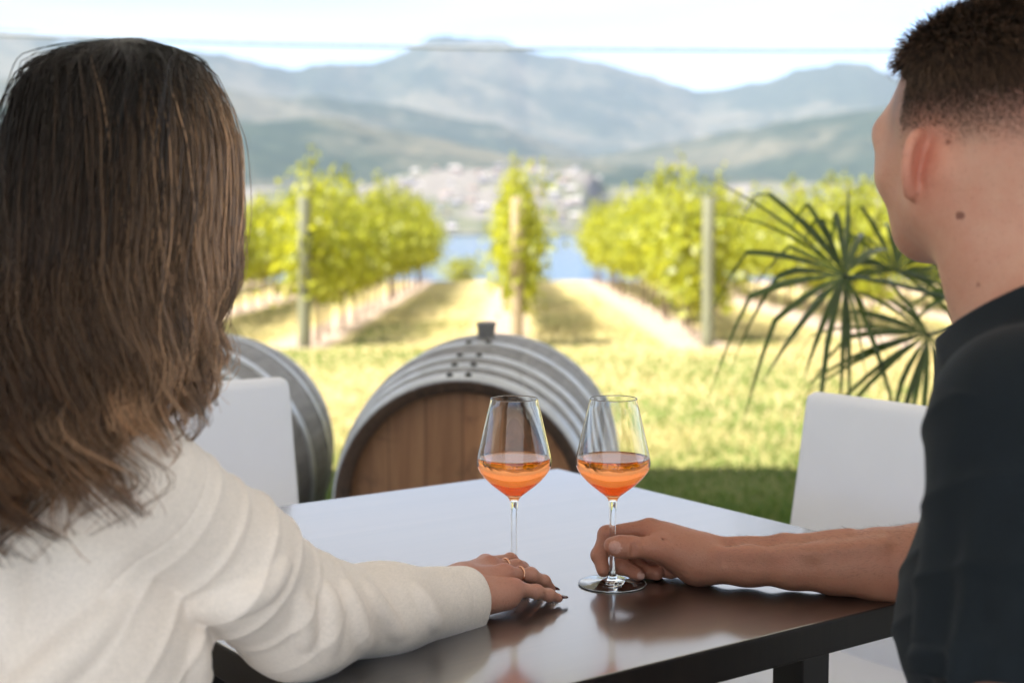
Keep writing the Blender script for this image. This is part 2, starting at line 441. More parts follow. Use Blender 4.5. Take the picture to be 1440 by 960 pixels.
for c, rr in ((V(.1195, 1.6640, .8015), .0078), (V(.153, 1.692, .7605), .0055)):
    paint((np.linalg.norm((P-c)*V(1, .6, 1), axis=1) < rr)*.75*(Nn[:, 1] < -.25), (.66, .42, .36))
lipm = np.exp(-(((P-ML(.092, 0, -.063))/V(.02, .024, .012))**2).sum(1))*.6; paint(lipm, (.45, .16, .13))
for q in (-1, 1):
    paint((np.linalg.norm(P-ML(.088, q*.031, -.008), axis=1) < .010)*.9, (.75, .72, .68)); paint((np.linalg.norm(P-ML(.0915, q*.031, -.008), axis=1) < .0055)*1., (.05, .03, .02))
print('STUB', stub.max(), tone[(stub > .5)].mean(0) if (stub > .5).any() else None, (stub > .5).sum(), headz.min(), headz.max())
set_col(me, tone)
mo = np.array(man.location)
def child(name, me, mats, root, label=None):
    me.transform(Matrix.Translation(-root.location)); o = link(name, me, mats, root)
    if label: o['label'] = label
    return o
mbody = child('body', me, M_skin_m, man)

# short hair: thousands of clipped hairs, longer on top
top = (headz > .028)
tri = np.empty(len(me.polygons)*4, np.int32); me.loops.foreach_get('vertex_index', tri); tri = tri.reshape(-1, 4)
fc = P[tri].mean(1); fn = Nn[tri].mean(1); fn /= np.linalg.norm(fn, axis=1, keepdims=True)
la = (fc-HM)@mf; lb = (fc-HM)@ml; lc = (fc-HM)@mu
front = np.where(la > .03, .062+.25*(la-.03), .0)
cov = sstep(lc, .024, .060)*(lc > front)*(lc > -.005)
cov = np.where(la > .082, 0, cov)
ok = np.flatnonzero(cov > .02)
pick = rng.choice(ok, 30000, p=(cov[ok]**1.1)/(cov[ok]**1.1).sum())
root = fc[pick]+rng.normal(0, .0008, (len(pick), 3))-fn[pick]*.001; nn = fn[pick]; a, b, c = la[pick], lb[pick], lc[pick]
topness = sstep(c, .052, .095)
ln = .0035+.0085*sstep(c, .03, .062)+.022*topness; ln *= rng.uniform(.7, 1.25, len(pick))
fringe = sstep(a, .045, .08)*topness
sw = np.stack([wob(root, 70, 21), wob(root, 70, 22)], 1)
dirn = nn*(.75)[..., None] if False else nn*.62+(-mf)[None]*(.55*(1-fringe))[:, None]+mf[None]*(.55*fringe)[:, None]-mu[None]*(.55*(1-topness))[:, None]+ml[None]*(.30*sw[:, :1])+mf[None]*(.2*sw[:, 1:])+rng.normal(0, .10, nn.shape)
dirn /= np.linalg.norm(dirn, axis=1, keepdims=True)
K = 5; s = np.linspace(0, 1, K)
bend = (-mu[None]*.25+nn*-.12)
paths = root[:, None]+dirn[:, None]*(ln[:, None]*s)[..., None]+bend[:, None]*(ln[:, None]*s**2)[..., None]
hr = (.00022+.00026*topness)[:, None]*(1-.65*s)[None]
v, f = tubes_np(paths, hr, 3)
hm = mesh_np('short_hair', v, f)
base = np.where(rng.random(len(pick)) < .35, 1.0, 0.0)[:, None]*V(.20, .115, .07)+V(.042, .026, .018)*rng.uniform(.6, 1.4, (len(pick), 1))
cols_m = np.repeat(base, K*3, 0)
am = (fc[:, 2] < .86) & (fc[:, 0] > .25) & (fc[:, 0] < .52) & (fc[:, 1] > 1.5) & (fn[:, 2] > -.2)
pa = rng.choice(np.flatnonzero(am), 3500); ra = fc[pa]+rng.normal(0, .0008, (3500, 3)); da = fn[pa]*.22+V(-.8, .25, -.25)+rng.normal(0, .25, (3500, 3)); da /= np.linalg.norm(da, axis=1, keepdims=True)
va, fa_ = tubes_np(ra[:, None]+da[:, None]*(rng.uniform(.003, .008, 3500)[:, None]*np.linspace(0, 1, 4))[..., None], np.full((3500, 4), .000055)*np.array([1, .9, .7, .3]), 3)
cv2 = sstep(lc, -.050, .045)**1.6*(lc > front-.006)*sstep(la, .074, .030)*(np.abs(lb) < .086); cv2 = np.where((lb > .070) & (la > -.03) & (lc < .012), cv2*.15, cv2)
p2 = rng.choice(len(fc), 60000, p=cv2/cv2.sum()); r2 = fc[p2]+rng.normal(0, .0009, (60000, 3)); n2_ = fn[p2]
d2 = n2_*.5-mu[None]*.55-mf[None]*.45+rng.normal(0, .15, n2_.shape); d2 /= np.linalg.norm(d2, axis=1, keepdims=True)
l2 = (.0012+.0035*sstep(lc[p2], -.01, .05))*rng.uniform(.7, 1.2, 60000); s2_ = np.linspace(0, 1, 3)
v2, f2 = tubes_np(r2[:, None]-n2_[:, None]*.0003+d2[:, None]*(l2[:, None]*s2_)[..., None], np.full((60000, 3), .00015), 3)
pb = []
for q in (-1, 1):
    for _ in range(160):
        y_ = rng.uniform(.012, .046); pb.append(ML(.0985-.9*(y_-.02)**2*8-.004*(y_ > .035), q*y_, .018+rng.normal(0, .0022)+.10*min(0, .034-y_)))
pb = np.array(pb); db = nrm(mf*.5+mu*.3)[None]+np.sign((pb-HM)@ml)[:, None]*ml[None]*.8+rng.normal(0, .2, pb.shape); db /= np.linalg.norm(db, axis=1, keepdims=True)
v3, f3 = tubes_np((pb-mf*.003)[:, None]+db[:, None]*(.009*np.linspace(0, 1, 3))[None, :, None], np.full((len(pb), 3), .0003), 3)
f2 = np.concatenate([f2, f3+len(v2)]); v2 = np.concatenate([v2, v3]); f2 = np.concatenate([f2, fa_+len(v2)]); v2 = np.concatenate([v2, va])
nv = len(v); hm = mesh_np('short_hair', np.concatenate([v, v2]), np.concatenate([f, f2+nv]))
set_col(hm, np.concatenate([cols_m, np.tile(V(.045, .03, .022), (len(v2), 1))]))
child('hair', hm, M_hair_m, man)

# t-shirt, trousers, shoes
hem = Lsh+(Lel-Lsh)*.655; hax = nrm(hem-Lsh)
def sl_d(h, th, P): return .0050*np.sin(th*5+h*3+1.2*np.sin(h*4))*sstep(h, .1, .8)+.002*wob(P, 40, 9)
def half(c, n):
    return (lambda P: -((P-c)@n)), V(*c)-9, V(*c)+9
slL = G([econe(Lsh+V(0, 0, .012), hem, shd, .068, .070, .078, .080, sl_d)], .02, cut=[rcone(Lsh*.3+hem*.7, hem+hax*.3, .062, .071), half(hem, hax)], kc=.003)
hemR = Rsh+(Rel-Rsh)*.55
slR = G([econe(Rsh+V(0, 0, .01), hemR, shd, .066, .068, .07, .072, sl_d)], .02, cut=[rcone(Rsh*.4+hemR*.6, hemR+(hemR-Rsh), .062, .066)], kc=.003)
body = G([econe(HIP-V(0, 0, .03), NB-V(0, 0, .22), shd, .150, .125, .155, .115, lambda h, t, P: .004*wob(P, 22, 4)), econe(NB-V(0, 0, .22), NB-V(0, 0, .085), shd, .155, .115, .150, .090),
          rcone(NB-V(0, 0, .015), Lsh+V(0, 0, .006), .066, .066), rcone(NB-V(0, 0, .015), Rsh+V(0, 0, .006), .066, .066)], .06)
NKa, NKb = NB+V(.004, -.004, -.03), V(.446, 1.275, 1.155)
body = G([body, rcone(NKa, NKb, .105, .073)], .05)
cfr = nrm(V(-.65, .75, 0)); ccen = V(.458, 1.262, 1.118); cn = nrm(cfr*.55+V(0, 0, 1))
collar = NB+V(-.004, .012, .064)
folds = [rcone(Lsh+V(.02, -.068, -.02), hem+V(-.01, -.075, .03), .004, .006), rcone(Lsh+V(-.045, -.055, -.03), hem+V(-.066, -.045, .02), .004, .006), rcone(Lsh+V(.0, -.052, .045), Lsh+V(-.015, -.062, -.10), .006, .004), rcone(Lsh+V(-.05, -.03, .02), Lsh+V(-.062, -.035, -.12), .005, .007),
         rcone(NB+V(.02, -.10, .02), Lsh+V(.05, .0, -.06), .006, .004), rcone(Lsh+V(-.03, .05, .03), Lsh+V(-.03, .06, -.10), .006, .006)]
rib = [rcone(collar+V(.0, 0, 0)+.070*V(math.cos(t), math.sin(t), 0)+V(0, 0, .004-.014*math.cos(t-2.2)), collar+.070*V(math.cos(t+.27), math.sin(t+.27), 0)+V(0, 0, .004-.014*math.cos(t+.27-2.2)), .0065) for t in np.arange(0, 6.28, .26)]
shirt = G([G([body, slL, slR], .022)]+folds, .018)
ninner = rcone(NKa, NKb+(NKb-NKa)*.5, .064, .066)
tube = rcone(Lsh*.3+hem*.7, hem+hax*.3, .062, .071)
below = G([rcone(hem+hax*.16, hem+hax*.4, .16)], 0)
shirt = G([shirt], 0, cut=[half(ccen, cn), ninner], kc=.003)
shirt_outer = shirt
def stitch(P):
    t = (P-hem)@nrm(Lsh-hem); r = np.linalg.norm(P-hem-t[:, None]*nrm(Lsh-hem), axis=1)
    m = np.exp(-((P-(Lsh+hem)*.5)**2).sum(1)/.16**2)
    return -.0012*np.exp(-((t-.024)/.0016)**2)*(r < .11)+crease(P, (.75, -.3, .6), 70, 31, .0055)*(.35+.65*m)*(P[:, 2] < 1.09)+crease(P, (.2, .5, .9), 48, 37, .0035)*(P[:, 2] < 1.06)
shirt = G([shirt], 0, disp=stitch)
child('t_shirt', sdf_mesh('t_shirt', shirt, .0026), M_shirt, man)
tv = nrm(V(-.588, .809, 0))
def legs(root, hip, fwd, side, mat, wid, thigh, name='trousers', shoe=.0):
    fwd = nrm(fwd); side = nrm(side)
    it = [econe(hip-side*.08, hip+side*.08, (0, 0, 1), .085, .12, .085, .12)]
    for q in (-1, 1):
        h = hip+side*q*wid+V(0, 0, .01); k = hip+fwd*thigh+side*q*(wid+.02)+V(0, 0, .0); a = k-fwd*.06-V(0, 0, k[2]-.10)
        it += [rcone(h, k, .085, .062), rcone(k, a, .062, .05)]
    child(name, sdf_mesh(name, G(it, .03, disp=lambda P: .004*wob(P, 35, 2)), .006), mat, root)
    for q in (-1, 1):
        k = hip+fwd*thigh+side*q*(wid+.02); a = k-fwd*.06; a[2] = .0
        g = G([ell(a+V(0, 0, .045)+fwd*.0, (.04, .04, .045)), econe(a+V(0, 0, .045)-fwd*.05, a+V(0, 0, .035)+fwd*.17, side, .035, .04, .036, .024)], .03, cut=[rcone(a+V(0, 0, -.5)-fwd, a+V(0, 0, -.5)+fwd, .5)], kc=.003)
        child('shoe', sdf_mesh('shoe', g, .006), M_shoe, root)
legs(man, HIP, tv, nrm(np.cross((0, 0, 1), tv)), M_trouser_m, .10, .44)

# ------------------------------------------------------------------ the woman
woman = empty('person', 'woman in a cream blazer with long wavy hair, ringed hand on the table', 'person', (-.50, 1.26, 0))
wf = nrm(V(.30, .95, 0)); wl = nrm(np.cross((0, 0, 1), wf))
HW = V(-.372, 1.405, 1.235)
whp, WL = head_sdf(HW, wf, wl, mu, .93, .92)
tu = nrm(V(.809, .588, 0)); tr = nrm(V(.588, -.809, 0))
WNB = V(-.405, 1.335, 1.03); WRs, WLs = V(-.322, 1.203, .968), V(-.495, 1.46, 1.0)
WRe, WRw = V(-.205, 1.372, .802), V(-.085, 1.532, .776)
WLe, WLw = V(-.465, 1.52, .74), V(-.33, 1.40, .615)
WH = V(-.51, 1.25, .54)
wneck = G([rcone(WNB, WL(-.02, 0, -.04), .047, .047)], .03)
wtorso = G([econe(WH, WNB-V(0, 0, .2), tr, .13, .09, .125, .09), econe(WNB-V(0, 0, .2), WNB-V(0, 0, .05), tr, .125, .085, .09, .055), rcone(WNB, WRs, .04, .045), rcone(WNB, WLs, .04, .045)], .05)
wra = G([rcone(WRs, WRe, .044, .036), rcone(WRe, WRe*.4+WRw*.6, .038, .030), rcone(WRe*.4+WRw*.6, WRw, .030, .022)], .02)
wla = G([rcone(WLs, WLe, .044, .036), rcone(WLe, WLw, .036, .022)], .02)
K0 = dict(i=V(-.030, 1.646, .786), m=V(-.024, 1.626, .7885), r=V(-.0065, 1.604, .7855), p=V(.0035, 1.579, .7755))
wpalm = G([rcone(WRw, WRw*.5+K0['m']*.5, .021, .020), rcone(WRw+V(0, .01, 0), K0['i'], .019, .0105), rcone(WRw, K0['m'], .019, .0105), rcone(WRw, K0['r'], .018, .0100),
           rcone(WRw-V(0, .004, .004), K0['p'], .019, .0096), rcone(WRw+V(.03, 0, -.006), V(-.005, 1.572, .766), .016, .012)], .016)
wpts = dict(i=[K0['i'], V(-.002, 1.676, .783), V(.012, 1.692, .770), V(.020, 1.702, .759)],
            m=[K0['m'], V(.0055, 1.645, .783), V(.022, 1.6575, .7715), V(.0325, 1.665, .7605)],
            r=[K0['r'], V(.0215, 1.6215, .7795), V(.0365, 1.634, .7690), V(.0450, 1.6415, .7590)],
            p=[K0['p'], V(.0270, 1.5890, .7695), V(.0415, 1.5980, .7630), V(.0525, 1.6055, .7575)])
wrad = dict(i=[.0092, .0080, .0070, .0056], m=[.0094, .0081, .0071, .0057], r=[.0090, .0077, .0068, .0055], p=[.0086, .0071, .0063, .0050])
wf_ = [finger(wpts[k], wrad[k]) for k in 'imrp']
wth = finger([V(-.075, 1.565, .775), V(-.060, 1.605, .768), V(-.040, 1.635, .762), V(-.022, 1.652, .7600)], [.016, .0115, .0100, .0080])
knk = [ell(K0[k]+V(-.001, -.001, .0035), (.0072, .0072, .0068)) for k in 'imrp']
tend = [rcone(WRw*.45+K0[k]*.55+V(0, 0, .012), K0[k]+V(-.006, -.003, .005), .004, .0045) for k in 'mrp']
whand = G([G([wpalm]+knk+tend, .008)]+wf_+[wth], .0045)
wlh = relaxed_hand(WLw, (.5, .3, -.35), (.3, 0, .95), .92, 1)
wb = G([G([G(whp[:1]+[wneck], .03)]+whp[1:], .006), G([wtorso, wra, wla], .03), whand, wlh], .012)
me = sdf_mesh('woman_body', wb, .0017)
P = co_np(me); Nn = no_np(me)
tone = np.tile(V(.60, .36, .27), (len(P), 1))
hd = np.exp(-((P-V(-.01, 1.60, .78))**2).sum(1)/.14**2)
paint(hd*.85, (.50, .245, .175))
for k in 'imrp': paint(np.exp(-((P-K0[k]-V(0, 0, .008))**2).sum(1)/.010**2)*.55, (.52, .17, .12))
for k in 'imrp': paint(np.exp(-((P-wpts[k][1]-V(0, 0, .006))**2).sum(1)/.006**2)*.35, (.46, .17, .12))
paint(np.exp(-(((P-WL(.092, 0, -.063))/V(.02, .024, .012))**2).sum(1))*.8, (.5, .12, .11))
for q in (-1, 1):
    paint((np.linalg.norm(P-WL(.088, q*.031, -.008), axis=1) < .009)*.9, (.75, .72, .68)); paint((np.linalg.norm(P-WL(.0915, q*.031, -.008), axis=1) < .005)*1., (.05, .03, .02))
set_col(me, tone)
child('body', me, M_skin_w, woman)
# almond nails with dark polish
for k in 'imrp':
    p = wpts[k]; d = nrm(p[3]-p[2]); d = nrm(d*V(1, 1, .55)); sd = nrm(np.cross((0, 0, 1), d)); upn = np.cross(d, sd)
    r = wrad[k][3]
    g = G([ell(p[3]+d*.0040+upn*r*.42, (.0092, r*.92, .0022), np.array([d, sd, upn]))], 0, disp=None)
    child('fingernail', sdf_mesh('fingernail', g, .0008), M_nail, woman, 'dark plum almond fingernail')
def ring(at, ax, r, tr_, name='ring'):
    ax = nrm(ax); a = nrm(np.cross(ax, (0, 0, 1))); b = np.cross(ax, a)
    t = np.linspace(0, 2*np.pi, 49)[:-1]
    pts = V(*at)+r*(np.cos(t)[:, None]*a+np.sin(t)[:, None]*b)
    g = G([rcone(pts[i], pts[(i+1) % 48], tr_) for i in range(48)], 0)
    child(name, sdf_mesh(name, g, .0006), M_gold, woman)
for k, r in (('m', .0094), ('r', .0090)):
    p = wpts[k]; c = p[0]*.45+p[1]*.55
    ring(c, p[1]-p[0], r, .0013)

# blazer
bodyb = G([econe(WH-V(0, 0, .02), WNB-V(.02, .015, .20), tr, .170, .135, .165, .125, lambda h, t, P: .005*wob(P, 16, 8)),
           econe(WNB-V(.02, .015, .20), WNB-V(.015, .01, .075), tr, .165, .122, .130, .082),
           rcone(WNB-V(.01, .01, .022), WRs+V(0, 0, .0), .056, .054), rcone(WNB-V(.01, .01, .022), WLs+V(0, 0, .004), .060, .060)], .06)
el2 = WRe+V(.0, -.004, .004)
cuff = WRw+(V(-.056, 1.541, .769)-WRw)*1.0
fdir = nrm(cuff-el2)
def up_d(h, th, P): return .0015*wob(P, 24, 12)
def fo_d(h, th, P):
    e = np.exp(-((h-.30)/.30)**2)
    return .0013*wob(P, 34, 13)
sleeve = G([econe(WRs+V(0, 0, .002), WRs*.45+el2*.55, tr, .060, .060, .062, .058, up_d), econe(WRs*.45+el2*.55, el2, tr, .062, .058, .060, .056, up_d),
            econe(el2, el2*.5+cuff*.5, (0, 0, 1), .055, .058, .042, .046, fo_d), econe(el2*.5+cuff*.5, cuff, (0, 0, 1), .042, .046, .041, .037, fo_d)], .03)
Yp = lambda px, py, y: V((px-720)/2050*y*1.0, y, 1.2+(285-py)/2050*y*1.0)
def fold(pts, r0, r1): 
    n = len(pts); rr = [r0+(r1-r0)*abs(2*i/(n-1)-1) for i in range(n)]
    return chain(pts, rr)
def on_surf(px, py, g, y0=.9, sink=.002):
    # the point of cloth surface g met along a line; folds are modelled where the cloth is
    o = V(0, 0, 1.2); d = nrm(V((px-720)/2050, 1-(py-480)/2050*.0946, (285-py)/2050)); t = y0
    for _ in range(60):
        e = float(g.ev((o+d*t)[None])[0])
        if e < .0008: break
        t += max(e*.7, .0008)
        if t > 2.2: return None
    return o+d*(t+sink)
def fold_on(g, pts, r0, r1, sink=.004, n=12):
    pts = np.array(pts, float); tt_ = np.linspace(0, len(pts)-1, n)
    q = [on_surf(np.interp(t, np.arange(len(pts)), pts[:, 0]), np.interp(t, np.arange(len(pts)), pts[:, 1]), g, sink=sink) for t in tt_]
    q = [x for x in q if x is not None]
    if len(q) < 2: return []
    m = len(q); return chain(q, [r1+(r0-r1)*math.sin(math.pi*i/(m-1)) for i in range(m)])
sf = []
def FS(r0, r1, *pts): sf.extend(fold_on(sleeve, pts, r0, r1))
FS(.011, .002, (235, 858), (285, 853), (335, 843), (372, 825), (398, 795))
FS(.0050, .001, (455, 826), (462, 858), (466, 912))
FS(.0050, .001, (484, 824), (498, 862), (514, 908))
FS(.0045, .001, (514, 824), (534, 858), (560, 892))
FS(.0040, .001, (420, 838), (426, 870), (428, 905))
FS(.0030, .001, (585, 828), (602, 856), (612, 880))
bf = []
def FB(r0, r1, *pts): bf.extend(fold_on(bodyb, pts, r0, r1))
FB(.0065, .001, (162, 852), (110, 905), (60, 950), (10, 990))
FB(.0050, .001, (25, 745), (18, 830), (0, 920))
FB(.0045, .001, (275, 900), (272, 950), (270, 1000))
lsl = G([rcone(WLs+V(0, 0, .004), WLe, .062, .056), rcone(WLe, WLw, .056, .04)], .02)
bl_body = G([G([bodyb], .014)]+bf, .018)
sleeve = G([sleeve]+sf, .012)
arml = cuff+fdir*.0
blz = G([G([bl_body, sleeve], .0045), lsl], .03, cut=[rcone(WRw-fdir*.01, cuff+fdir*.08, .0325, .0365), ell(cuff+fdir*.056, (.052, .052, .06), np.array([fdir, nrm(np.cross((0, 0, 1), fdir)), np.cross(fdir, nrm(np.cross((0, 0, 1), fdir)))])), rcone(WNB-V(0, 0, .02), WL(-.01, 0, -.05), .056, .056), rcone(WLw, WLw+(WLw-WLe)*.4, .034, .036)], kc=.004)
arm_ax = nrm(WRe-WRs)
def cloth_w(P):
    fo = np.exp(-((P-(el2*.6+cuff*.4))**2).sum(1)/.085**2); up = np.exp(-((P-(WRs*.45+WRe*.55+V(0, -.03, 0)))**2).sum(1)/.12**2)
    d = crease(P, fdir+V(.25, -.3, .3), 85, 61, .0042)*fo+crease(P, arm_ax+V(.35, .2, -.3), 52, 67, .0050)*up
    bk = sstep(P[:, 0], -.30, -.36)*(P[:, 2] < .99)
    d = d+crease(P, (.62, -.1, .75), 34, 71, .0045)*bk
    # armhole seam and the seam down the back of the sleeve
    q = (P-WRs)@arm_ax; d = d-.0012*np.exp(-((q-.028)/.0016)**2)*(np.linalg.norm(P-WRs, axis=1) < .10)
    t2 = (P-cuff)@fdir; d = d-.0010*np.exp(-((t2+.020)/.0014)**2)*(np.linalg.norm(P-cuff, axis=1) < .07)
    return d
blz = G([blz], 0, disp=cloth_w)
child('blazer', sdf_mesh('blazer', blz, .0023), M_blazer, woman)
legs(woman, WH-V(0, 0, .01), tu, tr, M_trouser_w, .085, .40)

# long wavy hair: locks of fine strands over a dark under-layer
PY = np.array([60, 66, 75, 100, 150, 200, 300, 400, 500, 600, 700, 780.])
CX = np.array([196, 194, 190, 181, 180, 178, 168, 156, 132, 92, 74, 62.])
HWD = np.array([4, 34, 58, 91, 121, 138, 152, 156, 147, 122, 104, 84.])
CY = np.array([1.40, 1.40, 1.40, 1.40, 1.395, 1.39, 1.365, 1.33, 1.28, 1.205, 1.165, 1.14])
DB = np.array([.004, .040, .062, .088, .108, .117, .118, .105, .085, .072, .066, .060])
def hull(t, th, rho=1.0):
    """t = drop value (photo-independent row parameter 60..780), th angle round the head, -90 deg towards the back"""
    cy = np.interp(t, PY, CY); k = cy/2050
    x = (np.interp(t, PY, CX)-720)*k; z = 1.2+(285-t)*k
    a = np.interp(t, PY, HWD)*k; b = np.interp(t, PY, DB)
    return np.stack([x+a*rho*np.cos(th), cy+b*rho*np.sin(th), z-.0*th], -1)
def lockset(nl, per, th_rng, t_end, tone_fn, rad=.00055, K=34, spread=.013, wave=1.0, rho_rng=(.86, 1.03), seed=1, clump=0.0):
    r = np.random.default_rng(seed); out = []; rr = []; cc = []
    ncl = 15; clt = np.linspace(th_rng[0], th_rng[1], ncl)+r.normal(0, .05, ncl); cle = r.uniform(-75, 70, ncl); clp = r.uniform(-.9, .9, ncl); clr = r.uniform(-.04, .05, ncl)
    for i in range(nl):
        th0 = r.uniform(*th_rng); ci = np.argmin(np.abs(clt-th0)); rho = r.uniform(*rho_rng); te = t_end(th0, r)+cle[ci]*clump
        t0 = 60+abs(r.normal(0, 3)) if r.random() < .8 else r.uniform(62, 110)
        s = np.linspace(0, 1, K); t = t0+(te-t0)*s**1.15
        drift = r.normal(0, .06)
        ph = th0*1.6+clump*clp[ci]+rho*4+r.normal(0, .35); wl = r.uniform(230, 290)
        amp = wave*np.clip((t-300)/330, 0, 1)**1.2*.032*r.uniform(.6, 1.3)
        th = th0+drift*s+clump*.62*(clt[ci]-th0)*sstep(t, 380, 690)
        base = hull(t, th, rho+clump*clr[ci]*sstep(t, 300, 600))
        tang = np.stack([-np.sin(th), np.cos(th), 0*th], -1); nor = np.stack([np.cos(th), np.sin(th), 0*th], -1)
        base = base+tang*(amp*np.sin(t/wl*6.283+ph))[:, None]+nor*(amp*.8*np.cos(t/wl*6.283+ph)+.012*sstep(t, 420, 600))[:, None]
        n = per
        o2 = r.normal(0, 1, (n, 2)); o2 *= spread
        shrink = (1-r.uniform(.45, .78)*sstep(s, .35, 1.0))*(sstep(s, 0, .12)*.8+.2)
        ext = 1.05-.45*r.random(n)**1.6
        fr = r.normal(0, .0022, (n, 2))
        sK = s[None]*ext[:, None]
        idx = np.clip(sK, 0, 1)*(K-1); i0 = np.clip(np.floor(idx).astype(int), 0, K-2); w = idx-i0
        B = base[i0]*(1-w[..., None])+base[i0+1]*w[..., None]
        Tn = tang[i0]; No = nor[i0]
        sh = shrink[None, :, None]
        Pp = B+Tn*sh*o2[:, None, :1]+No*sh*o2[:, None, 1:]*(.16+.30*sK)[..., None]
        wig = .55*np.sin(sK*r.uniform(6, 11, (n, 1))+r.uniform(0, 6.3, (n, 1)))*sK
        Pp = Pp+Tn*(wig*fr[:, :1])[..., None]+No*(wig*fr[:, 1:]*.6)[..., None]
        out.append(Pp); rr.append(np.repeat((rad*(1-.55*s**3)*(.6+.4*sstep(s, 0, .05)))[None], n, 0)*r.uniform(.75, 1.2, (n, 1)))
        cc.append(tone_fn(th0, np.repeat(s[None], n, 0), t, r, n))
    return np.concatenate(out), np.concatenate(rr), np.concatenate(cc)
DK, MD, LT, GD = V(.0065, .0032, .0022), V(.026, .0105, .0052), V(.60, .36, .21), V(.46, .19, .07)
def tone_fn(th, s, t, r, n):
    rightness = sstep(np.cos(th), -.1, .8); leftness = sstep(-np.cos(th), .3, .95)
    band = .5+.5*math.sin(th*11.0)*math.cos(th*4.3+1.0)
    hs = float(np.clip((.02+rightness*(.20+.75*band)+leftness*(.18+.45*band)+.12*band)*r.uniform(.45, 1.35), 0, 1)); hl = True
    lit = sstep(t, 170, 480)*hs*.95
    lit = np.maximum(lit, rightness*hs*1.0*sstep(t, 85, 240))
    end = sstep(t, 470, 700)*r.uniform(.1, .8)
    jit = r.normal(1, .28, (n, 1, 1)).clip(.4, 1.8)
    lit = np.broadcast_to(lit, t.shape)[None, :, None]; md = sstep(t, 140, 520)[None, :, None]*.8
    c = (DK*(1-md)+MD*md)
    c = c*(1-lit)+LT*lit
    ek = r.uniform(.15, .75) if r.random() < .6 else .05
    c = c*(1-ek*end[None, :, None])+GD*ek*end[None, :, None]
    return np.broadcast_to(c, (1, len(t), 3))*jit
def t_end(th, r):
    # back and far-left locks hang lowest; the front locks on the right are shorter
    right = np.cos(th)
    return r.uniform(620, 700)+40*sstep(-right, .0, .8)-95*sstep(right, .35, .95)
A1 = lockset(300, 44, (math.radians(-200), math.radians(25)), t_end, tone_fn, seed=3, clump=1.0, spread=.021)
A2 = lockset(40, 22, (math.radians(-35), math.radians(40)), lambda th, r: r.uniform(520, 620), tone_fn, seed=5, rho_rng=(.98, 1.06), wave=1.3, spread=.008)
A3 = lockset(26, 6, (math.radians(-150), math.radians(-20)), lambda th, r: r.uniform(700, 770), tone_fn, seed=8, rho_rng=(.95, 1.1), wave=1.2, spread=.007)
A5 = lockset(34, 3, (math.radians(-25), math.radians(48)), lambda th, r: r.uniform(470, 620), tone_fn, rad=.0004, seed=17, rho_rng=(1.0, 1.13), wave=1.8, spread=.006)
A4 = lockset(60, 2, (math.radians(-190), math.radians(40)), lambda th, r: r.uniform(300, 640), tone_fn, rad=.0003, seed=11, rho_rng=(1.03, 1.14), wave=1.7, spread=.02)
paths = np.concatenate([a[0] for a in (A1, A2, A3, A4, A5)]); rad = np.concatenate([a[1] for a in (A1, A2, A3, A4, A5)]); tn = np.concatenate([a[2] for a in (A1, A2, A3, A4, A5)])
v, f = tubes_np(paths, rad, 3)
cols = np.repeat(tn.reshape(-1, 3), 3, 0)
# under-layer
tt = np.concatenate([np.linspace(60.5, 110, 10), np.linspace(125, 560, 24)]); aa = np.radians(np.linspace(-212, 32, 50))
sc_ = np.interp(tt, [60, 350, 470, 560], [.93, .90, .72, .5])
U = np.stack([hull(np.full_like(aa, q), aa, s_) for q, s_ in zip(tt, sc_)])
i = np.arange(len(tt)-1)[:, None]*len(aa); j = np.arange(len(aa)-1)[None]
uf = np.stack([i+j, i+j+1, i+len(aa)+j+1, i+len(aa)+j], -1).reshape(-1, 4)
allv = np.concatenate([v, U.reshape(-1, 3)]); allf = np.concatenate([f, uf+len(v)])
hmsh = mesh_np('long_hair', allv, allf)
set_col(hmsh, np.concatenate([cols, np.tile(DK*1.2, (len(U.reshape(-1, 3)), 1))]))
child('hair', hmsh, M_hair_w, woman, 'long wavy dark brown hair with caramel ends')
